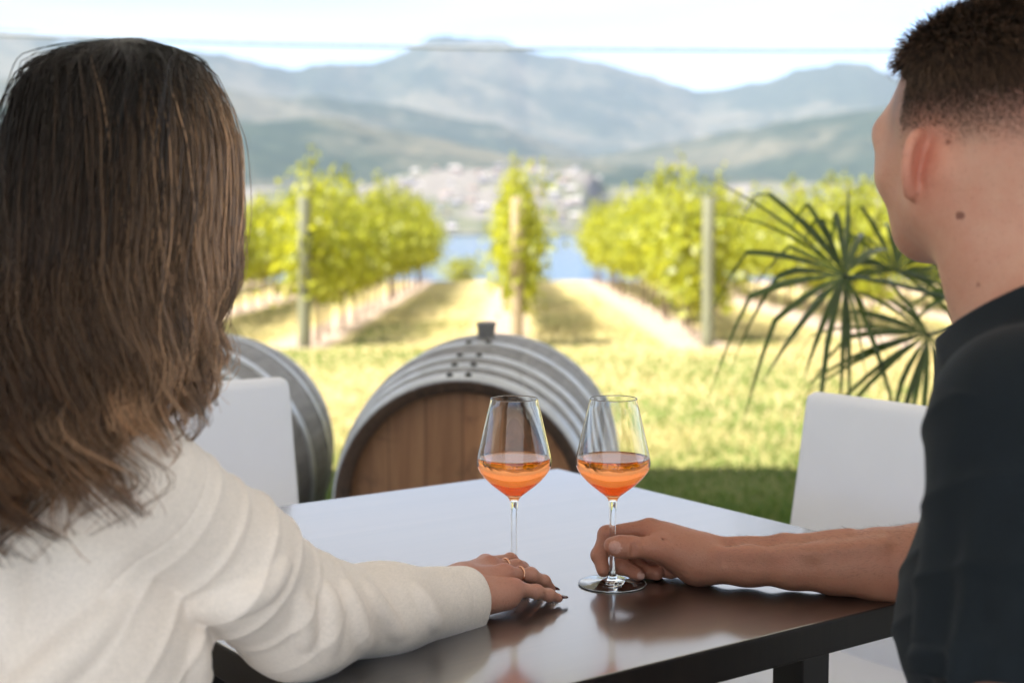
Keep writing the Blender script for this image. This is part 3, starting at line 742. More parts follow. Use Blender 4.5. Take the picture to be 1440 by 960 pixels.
# ================================================================== FURNITURE, GLASSES, BARRELS, PALM
U2, V2 = Vector((.809, .588, 0)), Vector((.588, -.809, 0))
def wood_mat(name, c1, c2, rough, grain_axis=0, gs=6.0, coat=0.0, coat_r=.08, ior=1.5, coat_ior=1.5, planks=None, bumps=.15, spec=.5):
    m, nt, p = newmat(name)
    s = [gs*7]*3; s[grain_axis] = gs*.35
    g = noise_tex(nt, 1.0, 6, .65, dist=.6, mapping={'s': tuple(s)})
    col = ramp(nt, g, [(.3, c1), (.52, tuple(.5*(a+b) for a, b in zip(c1, c2))), (.72, c2)])
    tc = N(nt, 'ShaderNodeTexCoord')
    hgt = g
    if planks:
        ax, w = planks
        sx = N(nt, 'ShaderNodeSeparateXYZ'); nt.links.new(tc.outputs['Object'], sx.inputs[0])
        d = N(nt, 'ShaderNodeMath', operation='DIVIDE'); nt.links.new(sx.outputs[ax], d.inputs[0]); d.inputs[1].default_value = w
        fl = N(nt, 'ShaderNodeMath', operation='FLOOR'); nt.links.new(d.outputs[0], fl.inputs[0])
        wn = N(nt, 'ShaderNodeTexWhiteNoise', noise_dimensions='1D'); nt.links.new(fl.outputs[0], wn.inputs['W'])
        fr = N(nt, 'ShaderNodeMath', operation='FRACT'); nt.links.new(d.outputs[0], fr.inputs[0])
        pp = N(nt, 'ShaderNodeMath', operation='PINGPONG'); nt.links.new(fr.outputs[0], pp.inputs[0]); pp.inputs[1].default_value = .5
        gap = ramp(nt, pp.outputs[0], [(0, (.25, .25, .25)), (.02, (1, 1, 1))])
        tint = ramp(nt, wn.outputs[0], [(0, (.62, .62, .62)), (1, (1.15, 1.12, 1.08))])
        col = mixc(nt, 1.0, col, tint, 'MULTIPLY'); col = mixc(nt, 1.0, col, gap, 'MULTIPLY')
    nt.links.new(col, p.inputs['Base Color'])
    p.inputs['Roughness'].default_value = rough; p.inputs['IOR'].default_value = ior
    p.inputs['Coat Weight'].default_value = coat; p.inputs['Coat Roughness'].default_value = coat_r; p.inputs['Coat IOR'].default_value = coat_ior
    p.inputs['Specular IOR Level'].default_value = spec
    if bumps: bump(nt, p, hgt, bumps, .0015)
    return m
M_table = wood_mat('espresso_wood', (.014, .0075, .0055), (.045, .022, .015), .36, 0, 5, coat=1.0, coat_r=.12, ior=1.85, coat_ior=2.5, planks=(1, .111), bumps=.10)
M_tleg = wood_mat('espresso_leg_wood', (.007, .0045, .004), (.014, .009, .007), .5, 2, 5, spec=.3)
ANG = math.atan2(U2.y, U2.x)
TC = Vector((-.020, 1.830, 0))
table = empty('dining_table', 'square dark espresso wood table with a glossy top between the two people', 'table', TC, ANG)
bm = bmesh.new(); bm_box(bm, (0, 0, .731), (.89, .89, .038), bev=.003, seg=3); o = link('tabletop', bm_mesh('tabletop', bm), [M_table, M_tleg], table)
for f in o.data.polygons: f.material_index = 0 if f.normal.z > .9 else 1
for sx in (-1, 1):
    bm = bmesh.new(); bm_box(bm, (0, sx*.272, .690), (.49, .022, .042), bev=.002); link('apron_rail', bm_mesh('apron_rail', bm), M_tleg, table)
    bm = bmesh.new(); bm_box(bm, (sx*.272, 0, .690), (.022, .49, .042), bev=.002); link('apron_rail', bm_mesh('apron_rail', bm), M_tleg, table)
    for sy in (-1, 1):
        bm = bmesh.new(); bm_box(bm, (sx*.272, sy*.272, .355), (.050, .050, .708), bev=.003); link('leg', bm_mesh('leg', bm), M_tleg, table)

# ---- chairs in white leatherette
M_white = simple('white_leatherette', (.82, .82, .87), (.79, .79, .84), rough=.45, scale=6, bumps=.12, bscale=420, bdist=.0008)
M_piping = simple('white_seam', (.70, .70, .72), rough=.5)
M_cleg = simple('dark_chair_leg', (.02, .014, .011), rough=.35)
def slab(name, w, h, d, mat, parent, bulge=.012, res=18, bev=.018, xf=None):
    """upholstered pad: rounded box with gently swollen faces, in local x (width) z (height) y (thickness)"""
    a, b, c = w/2-bev, d/2-bev, h/2-bev
    def fn(P):
        q = np.abs(P-V(0, 0, h/2))-V(a, b, c)
        d0 = np.linalg.norm(np.maximum(q, 0), axis=1)+np.minimum(q.max(1), 0)-bev
        return d0-bulge*np.clip(1-(P[:, 0]/(w/2))**2, 0, 1)*np.clip(1-((P[:, 2]-h/2)/(h/2))**2, 0, 1)-.0012*wob(P, 30, 6)
    g = G([(fn, V(-w/2-.03, -d/2-.03, -.03), V(w/2+.03, d/2+.03, h+.03))], 0)
    me = sdf_mesh(name, g, .008)
    if xf is not None: me.transform(xf)
    return link(name, me, mat, parent)
def make_chair(label):
    t = empty('dining_chair', label, 'chair', group='white dining chairs round the table')
    slab('seat', .46, .11, .46, M_white, t, .008, xf=Matrix.Translation((0, 0, .375)))
    slab('backrest', .45, .515, .065, M_white, t, .010, xf=Matrix.Translation((0, -.215, .372)) @ Matrix.Rotation(math.radians(9), 4, 'X'))
    for sx in (-1, 1):
        for sy in (-1, 1):
            bm = bmesh.new(); vs = bm_box(bm, (sx*.19, sy*.185, .19), (.042, .042, .38), bev=.003)
            for v in bm.verts:
                if v.co.z < .1: v.co.x += -sx*.006; v.co.y += sy*.012
            link('leg', bm_mesh('leg', bm), M_cleg, t)
    return t
def dup(root):
    r = root.copy(); COL.objects.link(r)
    for ch in list(root.children):
        c = ch.copy(); COL.objects.link(c); c.parent = r
        for g in list(ch.children):
            d = g.copy(); COL.objects.link(d); d.parent = c
    return r
def face(o, loc, d): o.location = loc; o.rotation_euler = (0, 0, math.atan2(d.y, d.x)-math.pi/2)
ch = make_chair('empty white upholstered chair behind the woman\'s arm, in front of the left barrel')
face(ch, (-.430, 2.300, 0), V2)
c2 = dup(ch); c2['label'] = 'empty white upholstered chair beside the palm, left of the man\'s navy sleeve'; face(c2, (.411, 2.110, 0), -U2)
c3 = dup(ch); c3['label'] = 'white chair under the woman in the cream blazer'; face(c3, (-.50, 1.26, 0), U2)
c4 = dup(ch); c4['label'] = 'white chair under the man in the navy t-shirt'; face(c4, (.605, 1.10, 0), -V2)

# ---- wine glasses
def glass_mat(name, col=(1, 1, 1), ior=1.5, rough=0.0):
    m = bpy.data.materials.new(name); m.use_nodes = True; nt = m.node_tree
    nt.nodes.remove(nt.nodes['Principled BSDF'])
    g = N(nt, 'ShaderNodeBsdfGlass', in_IOR=ior, in_Roughness=rough); g.inputs['Color'].default_value = (*col, 1)
    nt.links.new(g.outputs[0], nt.nodes['Material Output'].inputs[0]); return m
M_glass = glass_mat('crystal', (.985, .99, .99), 1.5)
M_wine = glass_mat('rose_wine', (.97, .52, .26), .887)
M_wine_top = glass_mat('rose_wine_surface', (.99, .72, .55), 1.33)
def spl(pts, n=8):
    p = np.array([pts[0]]+list(pts)+[pts[-1]], float); out = []
    for i in range(1, len(p)-2):
        for t in np.linspace(0, 1, n, endpoint=False):
            a, b, c, d = p[i-1:i+3]
            out.append(.5*((2*b)+(-a+c)*t+(2*a-5*b+4*c-d)*t*t+(-a+3*b-3*c+d)*t**3))
    out.append(p[-2]); return np.array(out)
OUT = spl([(.0046, .0965), (.0052, .1005), (.0085, .1055), (.018, .1130), (.0285, .1215), (.0375, .1310), (.0425, .1390), (.0440, .1462), (.0428, .1555), (.0398, .1690), (.0356, .1875), (.0315, .2050), (.0290, .2145), (.0279, .2215)])
def off(prof, d):
    t = np.gradient(prof, axis=0); t /= np.linalg.norm(t, axis=1, keepdims=True)
    q = prof+np.stack([-t[:, 1], t[:, 0]], 1)*d; q[:, 0] = np.maximum(q[:, 0], 0); return q
INN = off(OUT, .0009)
LVL = .1520
inn_up = INN[INN[:, 1] > LVL]; k0 = np.argmin(INN[:, 1] < LVL)
rl = np.interp(LVL, INN[20:, 1], INN[20:, 0])
low = INN[(INN[:, 1] < LVL) & (INN[:, 1] > .1085)]
def make_glass(label, loc):
    t = empty('wine_glass', label, 'wine glass', loc, group='wine glasses of rose on the table')
    rim = np.array([(OUT[-1, 0]-.00015, OUT[-1, 1]+.0004), (OUT[-1, 0]-.00045, OUT[-1, 1]+.00055), (OUT[-1, 0]-.00075, OUT[-1, 1]+.0004)])
    prof = np.concatenate([OUT, rim, inn_up[::-1], [(rl, LVL)]])
    lathe_obj('bowl', prof, M_glass, t, 96)
    wprof = np.concatenate([[(0, low[0, 1]-.0004)], [(low[0, 0]*.5, low[0, 1]-.0002)], low, [(rl, LVL)]])
    w = lathe_obj('wine', wprof, M_wine, t, 96)
    top = np.array([(rl, LVL), (rl-.0006, LVL-.0005), (rl-.0018, LVL-.0008), (rl*.6, LVL-.0008), (0, LVL-.0008)])
    lathe_obj('wine_surface', top, M_wine_top, w, 96)
    stem = spl([(.0046, .0965), (.0041, .090), (.0037, .075), (.0035, .050), (.0037, .025), (.0046, .013), (.0072, .0075)], 6)[::-1]
    lathe_obj('stem', stem, M_glass, t, 48)
    foot = np.concatenate([[(0, .0009)], [(.030, .0007)], [(.0385, .0004)], spl([(.0396, .0006), (.0402, .0012), (.0398, .0018), (.034, .0024), (.024, .0034), (.014, .0050), (.0072, .0075)], 5)])
    lathe_obj('foot', foot, M_glass, t, 96)
    return t
g1 = make_glass('wine glass of rose in front of the barrel head, its base behind the woman\'s hand', (.0025, 1.694, .7502))
g2 = dup(g1); g2.location = (.1190, 1.694, .7502); g2['label'] = 'wine glass of rose held by its stem in the man\'s hand'

# ---- oak barrels
M_stave = wood_mat('weathered_oak', (.17, .165, .165), (.33, .32, .32), .6, 1, 5, bumps=.5)
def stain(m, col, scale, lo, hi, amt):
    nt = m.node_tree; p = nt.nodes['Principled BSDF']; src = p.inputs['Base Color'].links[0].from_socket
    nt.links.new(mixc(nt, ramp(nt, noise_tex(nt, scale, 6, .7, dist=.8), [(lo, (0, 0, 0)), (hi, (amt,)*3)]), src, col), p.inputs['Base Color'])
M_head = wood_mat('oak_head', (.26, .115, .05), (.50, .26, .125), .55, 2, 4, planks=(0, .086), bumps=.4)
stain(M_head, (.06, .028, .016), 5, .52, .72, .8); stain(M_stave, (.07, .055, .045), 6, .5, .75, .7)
M_chime = wood_mat('stained_chime', (.035, .02, .013), (.09, .05, .03), .6, 1, 8, bumps=.4)
M_hoop, nt, p = newmat('galvanised_hoop')
f1 = noise_tex(nt, 7, 6, .7); f2 = noise_tex(nt, 22, 5, .75)
c = ramp(nt, f1, [(.3, (.40, .42, .45)), (.7, (.66, .68, .72))])
nt.links.new(mixc(nt, ramp(nt, f2, [(.60, (0, 0, 0)), (.74, (.8, .8, .8))]), c, (.16, .10, .07)), p.inputs['Base Color'])
p.inputs['Metallic'].default_value = .7
nt.links.new(ramp(nt, f2, [(.3, (.30, .30, .30)), (.75, (.62, .62, .62))]), p.inputs['Roughness']); bump(nt, p, f2, .25, .001)
M_rivet = simple('dark_rivet', (.03, .03, .032), rough=.5, Metallic=.4)
M_bung = simple('grey_bung', (.20, .19, .18), rough=.6)
def brad(y):  # outer radius along the axis (y from -.475 to .475)
    return .345-.052*(abs(y)/.475)**1.9
RX = Matrix.Rotation(math.radians(-90), 4, 'X')  # lathe z -> y
def lathe_y(name, prof, mats, parent, n=96): return lathe_obj(name, prof, mats, parent, n, Matrix.Rotation(math.radians(-90), 4, 'X'))
def make_barrel(label):
    t = empty('wine_barrel', label, 'barrel', group='oak barrels on the patio')
    ys = np.linspace(-.475, .475, 41)
    prof = [(brad(y), y) for y in ys]
    prof = [(brad(-.475)-.030, -.432), (brad(-.475)-.028, -.470), (brad(-.475)-.004, -.4755)]+prof+[(brad(.475)-.004, .4755), (brad(.475)-.028, .470), (brad(.475)-.030, .432)]
    b = lathe_y('stave_body', prof, M_stave, t, 30*4)
    # staves: 30 facets with shallow joints
    for v in b.data.vertices:
        a = math.atan2(v.co.z, v.co.x); q = (a/(2*math.pi)*30) % 1.0
        if q < .01 or q > .99: v.co.x *= .9955; v.co.z *= .9955
    lathe_y('chime', [(brad(.475)-.0315, -.425), (brad(.475)-.0295, -.471), (brad(.475)-.003, -.4772)], M_chime, t)
    for s in (-1, 1):
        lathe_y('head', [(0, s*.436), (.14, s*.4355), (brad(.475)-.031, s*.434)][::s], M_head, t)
    for c, w in ((-.452, .046), (-.372, .036), (-.285, .036), (-.125, .040), (.125, .040), (.285, .036), (.372, .036), (.452, .046)):
        pr = [(brad(c-w/2)+.0003, c-w/2)]+[(brad(y)+.0035, y) for y in np.linspace(c-w/2+.0008, c+w/2-.0008, 5)]+[(brad(c+w/2)+.0003, c+w/2)]
        h = lathe_y('hoop', pr, M_hoop, t)
        if c < 0:
            for da in (-.07, .07):
                a = math.pi/2+.02+da-.03*(c+.45); r = brad(c)+.0035
                m = ell((0, 0, 0), (.008, .008, .005)); bm = bmesh.new(); bmesh.ops.create_uvsphere(bm, u_segments=12, v_segments=8, radius=1)
                for v in bm.verts: v.co = Vector((v.co.x*.0085, v.co.y*.0085, v.co.z*.006))
                bmesh.ops.transform(bm, matrix=Matrix.Translation((r*math.cos(a), c, r*math.sin(a))) @ Matrix.Rotation(math.pi/2-a, 4, 'Y'), verts=bm.verts)
                link('rivet', bm_mesh('rivet', bm), M_rivet, h)
            # lap joint of the hoop
            bm = bmesh.new(); bm_box(bm, ((brad(c)+.0045)*math.cos(math.pi/2-.17), c, (brad(c)+.0045)*math.sin(math.pi/2-.17)), (.0022, w*.92, .0025)); link('lap_edge', bm_mesh('lap_edge', bm), M_hoop, h)
    lathe_obj('bung', [(0, brad(0)+.040), (.021, brad(0)+.040), (.0255, brad(0)+.0385), (.0255, brad(0)+.030), (.0235, brad(0)+.028), (.0215, brad(0)-.004)], M_bung, t, 32)
    return t
ba = make_barrel('oak barrel with brown head and grey bung right behind the wine glasses')
ba.location = (-.066, 3.715, .512); ba.rotation_euler = (0, 0, math.radians(-6.0))
bb = dup(ba); bb.location = (-.835, 3.74, .512); bb.rotation_euler = (0, math.radians(4), math.radians(-2)); bb['label'] = 'oak barrel with grey hoops half hidden behind the white chair, left of the bunged barrel'
M_cr = wood_mat('cradle_timber', (.16, .11, .07), (.26, .18, .12), .7, 0, 5)
for i, (b, nm) in enumerate(((ba, 'low timber cradle carrying the barrel with the bung'), (bb, 'low timber cradle carrying the barrel behind the white chair'))):
    t = empty('barrel_cradle', nm, 'cradle', (b.location.x, b.location.y, 0), b.rotation_euler.z, group='timber cradles under the barrels')
    for y in (-.24, .24):
        bm = bmesh.new()
        n = 14; w, th = .27, .07; rr = brad(y)+.001
        for yy in (-th/2, th/2):
            pass
        top = [(x, .512-math.sqrt(rr*rr-x*x)) for x in np.linspace(-w, w, n)]
        A = [bm.verts.new((x, y-th/2, 0)) for x, z in top]; B = [bm.verts.new((x, y-th/2, z)) for x, z in top]
        C_ = [bm.verts.new((x, y+th/2, 0)) for x, z in top]; D = [bm.verts.new((x, y+th/2, z)) for x, z in top]
        for k in range(n-1):
            bm.faces.new((A[k], A[k+1], B[k+1], B[k])); bm.faces.new((C_[k+1], C_[k], D[k], D[k+1]))
            bm.faces.new((B[k], B[k+1], D[k+1], D[k])); bm.faces.new((A[k+1], A[k], C_[k], C_[k+1]))
        bm.faces.new((A[0], B[0], D[0], C_[0])); bm.faces.new((B[-1], A[-1], C_[-1], D[-1]))
        link('saddle', bm_mesh('saddle', bm), M_cr, t, smooth=False)

# ---- fan palm in a pot
def leaf_mat(name, c1, c2, trans, rough=.45, tfac=.35, scale=9):
    m, nt, p = newmat(name)
    col = ramp(nt, noise_tex(nt, scale, 3), [(.3, c1), (.7, c2)])
    gi = N(nt, 'ShaderNodeNewGeometry')
    var = ramp(nt, gi.outputs['Random Per Island'], [(0, (.7, .72, .65)), (1, (1.25, 1.2, 1.1))])
    col = mixc(nt, 1.0, col, var, 'MULTIPLY')
    nt.links.new(col, p.inputs['Base Color']); p.inputs['Roughness'].default_value = rough
    tr = N(nt, 'ShaderNodeBsdfTranslucent'); nt.links.new(mixc(nt, 1.0, var, trans, 'MULTIPLY'), tr.inputs[0])
    mx = N(nt, 'ShaderNodeMixShader', in_Fac=tfac); nt.links.new(p.outputs[0], mx.inputs[1]); nt.links.new(tr.outputs[0], mx.inputs[2])
    nt.links.new(mx.outputs[0], nt.nodes['Material Output'].inputs[0]); return m
M_palm = leaf_mat('palm_leaf', (.012, .028, .011), (.028, .055, .018), (.20, .30, .04), .26, .26)
M_pet = simple('palm_stalk', (.05, .08, .03), (.03, .05, .02), rough=.45)
M_trunk = simple('palm_fibre', (.10, .065, .04), (.05, .03, .02), rough=.9, bumps=.8, bscale=50, bdist=.01, mapping={'s': (1, 1, .3)})
M_pot = simple('charcoal_pot', (.06, .06, .062), (.045, .045, .048), rough=.55)
palm = empty('fan_palm', 'dark green potted fan palm with drooping leaf fingers beside the white chair', 'palm', (1.46, 4.0, 0))
PB = V(1.46, 4.0, 0)
lathe_obj('pot', [(0, .0), (.15, 0), (.155, .01), (.20, .40), (.205, .42), (.19, .42), (.185, .37), (0, .37)], M_pot, palm, 48)
g = G([rcone((0, 0, .36), (-.02, -.02, .86), .06, .05)], 0, disp=lambda P: .008*wob(P*V(1, 1, 2), 60, 3))
link('trunk', sdf_mesh('trunk', g, .008), M_trunk, palm)
def fan(hub, direct, normal, R, span, n, droop, seed, skip=0):
    r = random.Random(seed); hub = V(*hub); d = nrm(direct); nn = nrm(normal-d*np.dot(normal, d)); sd = np.cross(nn, d)
    verts = []; faces = []
    for i in range(n):
        a = math.radians(-span/2+span*i/(n-1)+r.uniform(-6, 6)); L = R*(.72+.28*math.cos(a*.8))*r.uniform(.68, 1.08)
        dr = droop*r.uniform(.5, 1.6); dv = d*math.cos(a)+sd*math.sin(a)
        K = 9; tw = r.uniform(-.35, .35)
        brk = r.uniform(.45, .8) if r.random() < .45 else 9
        for k in range(K):
            s = k/(K-1); w = .0076*R/.42*(min(1, s/.32)**.8)*(1-max(0, (s-.32)/.68)**1.6)+.0006
            dz = dr*L*s**2.2 + (max(0, s-brk)**1.0*.8*L if brk < 2 else 0)
            p = hub+dv*L*s*(1-.35*(max(0, s-brk) if brk < 2 else 0))-V(0, 0, 1)*dz
            la = nrm(np.cross(nn, dv)); la = la*math.cos(tw*s*2)+nn*math.sin(tw*s*2)
            fold = nn*w*.45
            verts += [p-la*w+fold, p, p+la*w+fold]
        b = (i*K)*3
        for k in range(K-1):
            for q in (0, 1):
                faces.append((b+k*3+q, b+k*3+q+1, b+k*3+q+4, b+k*3+q+3))
    return np.array(verts), np.array(faces)
crown = V(1.44, 3.98, .84)
fans = [((.868, 3.80, 1.010), (-.62, -.25, .25), (.25, -.72, .62), .53, 240, 23, .20, 1),
        ((1.08, 3.76, .860), (-.80, -.35, -.30), (.05, -.75, .62), .42, 190, 19, .2, 3),
        ((1.26, 3.90, .98), (.25, -.15, .9), (.1, -.9, .2), .46, 220, 22, .35, 4),
        ((1.12, 4.25, 1.0), (.2, .5, .6), (0, -.9, .4), .44, 220, 20, .35, 5),
        ((1.38, 4.02, .98), (.85, .1, .35), (-.2, -.6, .75), .44, 220, 22, .4, 6)]
for hub, d, nn, R, sp, n, dr, sd in fans:
    v, f = fan(hub, V(*d), V(*nn), R, sp, n, dr, sd)
    o = link('frond', mesh_np('frond', v-PB, f), M_palm, palm)
    h = V(*hub); mid = (h+crown)/2+V(0, 0, .05)
    s = np.linspace(0, 1, 12)[:, None]; pth = (1-s)**2*crown+2*s*(1-s)*mid+s*s*h
    v, f = tubes_np(pth[None]-PB, np.linspace(.009, .0055, 12)[None], 8)
    link('stalk', mesh_np('stalk', v, f), M_pet, o)
# ================================================================== SETTING
def vnoise(x, y, seed=0):
    r = np.random.default_rng(seed); T = r.random((256, 256))
    xi = np.floor(x).astype(int); yi = np.floor(y).astype(int); fx = x-xi; fy = y-yi
    fx = fx*fx*(3-2*fx); fy = fy*fy*(3-2*fy)
    g = lambda a, b: T[a % 256, b % 256]
    return (g(xi, yi)*(1-fx)+g(xi+1, yi)*fx)*(1-fy)+(g(xi, yi+1)*(1-fx)+g(xi+1, yi+1)*fx)*fy
def fbm(x, y, oct=5, seed=0, ridged=False):
    s = 0; a = 1; tot = 0
    for i in range(oct):
        n = vnoise(x*2**i, y*2**i, seed+i)
        if ridged: n = 1-np.abs(2*n-1)
        s = s+a*n; tot += a; a *= .5
    return s/tot
LAKE = -54.0
def ground_z(x, y):
    z = np.interp(y, [-60, 4.6, 7.6, 16.5, 28, 41, 46, 60, 120, 300, 1150], [-.02, -.06, -.12, -.44, -.70, -1.00, -1.5, -4.5, -18, -53, -60])
    return z
# ground: one sheet from behind the patio down to the lake bed
xs = np.concatenate([np.linspace(-4000, -70, 50), np.linspace(-60, 60, 121), np.linspace(70, 4000, 50)])
ysg = np.concatenate([np.linspace(-60, 0, 16), np.linspace(1, 60, 119), np.linspace(65, 300, 48), np.linspace(320, 1150, 24)])
X, Y_ = np.meshgrid(xs, ysg, indexing='ij')
Z_ = ground_z(X, Y_)+.05*(fbm(X*.35, Y_*.35, 3, 4)-.5)*(Y_ > 6)+np.where(Y_ > 60, 4*(fbm(X*.02, Y_*.02, 3, 9)-.5)*np.clip((Y_-60)/100, 0, 1), 0)
def grid_mesh(name, X, Y_, Z_):
    a, b = X.shape; i = np.arange(a-1)[:, None]*b; j = np.arange(b-1)[None]
    f = np.stack([i+j, i+b+j, i+b+j+1, i+j+1], -1).reshape(-1, 4)
    return mesh_np(name, np.stack([X, Y_, Z_], -1).reshape(-1, 3), f)
m, nt, p = newmat('lawn_and_soil')
tc = N(nt, 'ShaderNodeTexCoord'); sx = N(nt, 'ShaderNodeSeparateXYZ'); nt.links.new(tc.outputs['Object'], sx.inputs[0])
ROW0, SP = .05, 2.31
def math_(op, a, b=None, c=None):
    n = N(nt, 'ShaderNodeMath', operation=op)
    for k, v in enumerate((a, b, c)):
        if v is None: continue
        if hasattr(v, 'is_linked'): nt.links.new(v, n.inputs[k])
        else: n.inputs[k].default_value = v
    return n.outputs[0]
big = noise_tex(nt, .55, 5, .6, vec=tc.outputs['Object']); fine = noise_tex(nt, 14, 4, .7, vec=tc.outputs['Object']); mid = noise_tex(nt, 2.2, 4, .6, vec=tc.outputs['Object'])
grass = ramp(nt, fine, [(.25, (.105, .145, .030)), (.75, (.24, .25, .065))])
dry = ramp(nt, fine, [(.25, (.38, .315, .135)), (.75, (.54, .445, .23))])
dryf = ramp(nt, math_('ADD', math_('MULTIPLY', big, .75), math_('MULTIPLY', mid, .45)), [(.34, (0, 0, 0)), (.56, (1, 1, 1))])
shade_ramp = N(nt, 'ShaderNodeMapRange', interpolation_type='SMOOTHSTEP', in_From_Min=5.5, in_From_Max=9.5); nt.links.new(sx.outputs[1], shade_ramp.inputs['Value'])  # lawn darker and greener where the shade falls, shade put into its colour
lawnc = mixc(nt, math_('MULTIPLY', dryf, shade_ramp.outputs[0]), grass, dry)
rx = math_('DIVIDE', math_('SUBTRACT', sx.outputs[0], ROW0-.16), SP)
dist = math_('MULTIPLY', math_('ABSOLUTE', math_('SUBTRACT', rx, math_('ROUND', rx))), SP)
dist = math_('ADD', dist, math_('MULTIPLY', math_('SUBTRACT', mid, .5), .25))
strip = math_('MULTIPLY', math_('SUBTRACT', 1.0, math_('SMOOTH_MIN', math_('MULTIPLY', math_('MAXIMUM', math_('SUBTRACT', dist, .27), 0.0), 10.0), 1.0, .05)), math_('GREATER_THAN', math_('ADD', sx.outputs[1], math_('MULTIPLY', mid, 1.2)), 17.0))
soil = ramp(nt, fine, [(.3, (.32, .24, .19)), (.7, (.48, .385, .315))])
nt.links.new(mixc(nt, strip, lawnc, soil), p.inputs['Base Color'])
p.inputs['Roughness'].default_value = 1.0; p.inputs['Specular IOR Level'].default_value = .1
bump(nt, p, noise_tex(nt, 30, 4, .7, vec=tc.outputs['Object']), .8, .04)
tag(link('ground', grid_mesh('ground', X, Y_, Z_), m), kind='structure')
# blades of grass on the near lawn and the alleys
nb = 110000
yy = 5.2+(30-5.2)*rng.random(nb)**1.8; xx = rng.uniform(-.42, .42, nb)*yy+.0
rowd = np.abs((xx-ROW0+.16)/SP-np.round((xx-ROW0+.16)/SP))*SP
kp = ~((yy > 16.3) & (rowd < .46)); xx, yy = xx[kp], yy[kp]
zz = ground_z(xx, yy); h = rng.uniform(.02, .05, len(xx))*(.7+.6*fbm(xx*.8, yy*.8, 3, 2)); w = rng.uniform(.003, .006, len(xx))*(1+yy*.08); a = rng.uniform(0, 6.28, len(xx))
lean = rng.normal(0, .03, (len(xx), 2))
b0 = np.stack([xx-np.cos(a)*w, yy-np.sin(a)*w, zz-.005], -1); b1 = np.stack([xx+np.cos(a)*w, yy+np.sin(a)*w, zz-.005], -1); tpt = np.stack([xx+lean[:, 0], yy+lean[:, 1], zz+h], -1)
gm = mesh_np('grass', np.stack([b0, b1, tpt], 1).reshape(-1, 3), np.arange(len(xx)*3).reshape(-1, 3))
dr = sstep(fbm(xx*.5+30, yy*.5, 4, 12)+.12*rng.normal(size=len(xx)), .30, .52)[:, None]*sstep(yy, 5.5, 9.5)[:, None]  # near blades kept dark green too, terrace shade put into their tone
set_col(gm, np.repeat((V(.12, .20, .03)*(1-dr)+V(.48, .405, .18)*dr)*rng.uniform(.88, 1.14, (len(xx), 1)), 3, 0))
mg, nt, p = newmat('grass_blade'); at = N(nt, 'ShaderNodeAttribute', attribute_name='tone'); nt.links.new(at.outputs['Color'], p.inputs['Base Color']); p.inputs['Roughness'].default_value = .7
tr = N(nt, 'ShaderNodeBsdfTranslucent'); nt.links.new(at.outputs['Color'], tr.inputs[0]); mx = N(nt, 'ShaderNodeMixShader', in_Fac=.4); nt.links.new(p.outputs[0], mx.inputs[1]); nt.links.new(tr.outputs[0], mx.inputs[2]); nt.links.new(mx.outputs[0], nt.nodes['Material Output'].inputs[0])
tag(link('grass', gm, mg, smooth=False), 'short lawn grass, sun-dried, tinted dark green in the near shade, between patio and vines', 'grass', kind='stuff')

# patio slab
M_pat = simple('pale_concrete', (.40, .405, .415), (.34, .345, .355), rough=.8, scale=3, bumps=.2, bscale=90)
bm = bmesh.new(); bm_box(bm, (0, -5.25, -.045), (22, 19.5, .09), bev=.006); tag(link('patio', bm_mesh('patio', bm), M_pat), kind='structure')

# unseen canopy standing in for the roof, cloth made translucent to lift the shade
cm, nt, p = newmat('shade_fill_cloth'); p.inputs['Base Color'].default_value = (.82, .81, .78, 1); p.inputs['Roughness'].default_value = .9
tr = N(nt, 'ShaderNodeBsdfTranslucent'); tr.inputs[0].default_value = (.80, .795, .79, 1); mx = N(nt, 'ShaderNodeMixShader', in_Fac=.34); nt.links.new(p.outputs[0], mx.inputs[1]); nt.links.new(tr.outputs[0], mx.inputs[2]); nt.links.new(mx.outputs[0], nt.nodes['Material Output'].inputs[0])
can = empty('added_shade_canopy', 'unseen translucent canopy added to shade and softly light the terrace', 'canopy', (0, 3.0, 0))
bm = bmesh.new(); bm_box(bm, (-1.2, -1.2, 2.40), (15, 8.9, .012)); link('roof_cloth', bm_mesh('roof_cloth', bm), cm, can, smooth=False)
M_alu = simple('grey_aluminium', (.3, .31, .32), rough=.4, Metallic=.6)
for x in (-8.4, 6.0):
    for y in (-5.4, 3.1):
        bm = bmesh.new(); bm_box(bm, (x, y, 1.17), (.07, .07, 2.44), bev=.004); link('post', bm_mesh('post', bm), M_alu, can)

# thin cable across the view
cy = 9.0
pts = np.array([((px-720)/2050*cy, cy, 1.2+(285-py)/2050*cy) for px, py in ((-2600, -60), (-900, 25), (0, 53), (350, 65), (720, 72), (1100, 75), (1440, 74), (2300, 52), (3900, -20))])
tt_ = np.linspace(0, 1, len(pts)); t2 = np.linspace(0, 1, 80); pp = np.stack([np.interp(t2, tt_, pts[:, k]) for k in range(3)], -1)
for _ in range(8): pp[1:-1] = .5*pp[1:-1]+.25*(pp[:-2]+pp[2:])
v, f = tubes_np(pp[None], np.full((1, 80), .013), 8)
tag(link('cable', mesh_np('cable', v, f), simple('grey_cable', (.24, .28, .33), rough=.6)), 'thin grey cable strung across the view in front of the mountains', 'cable')

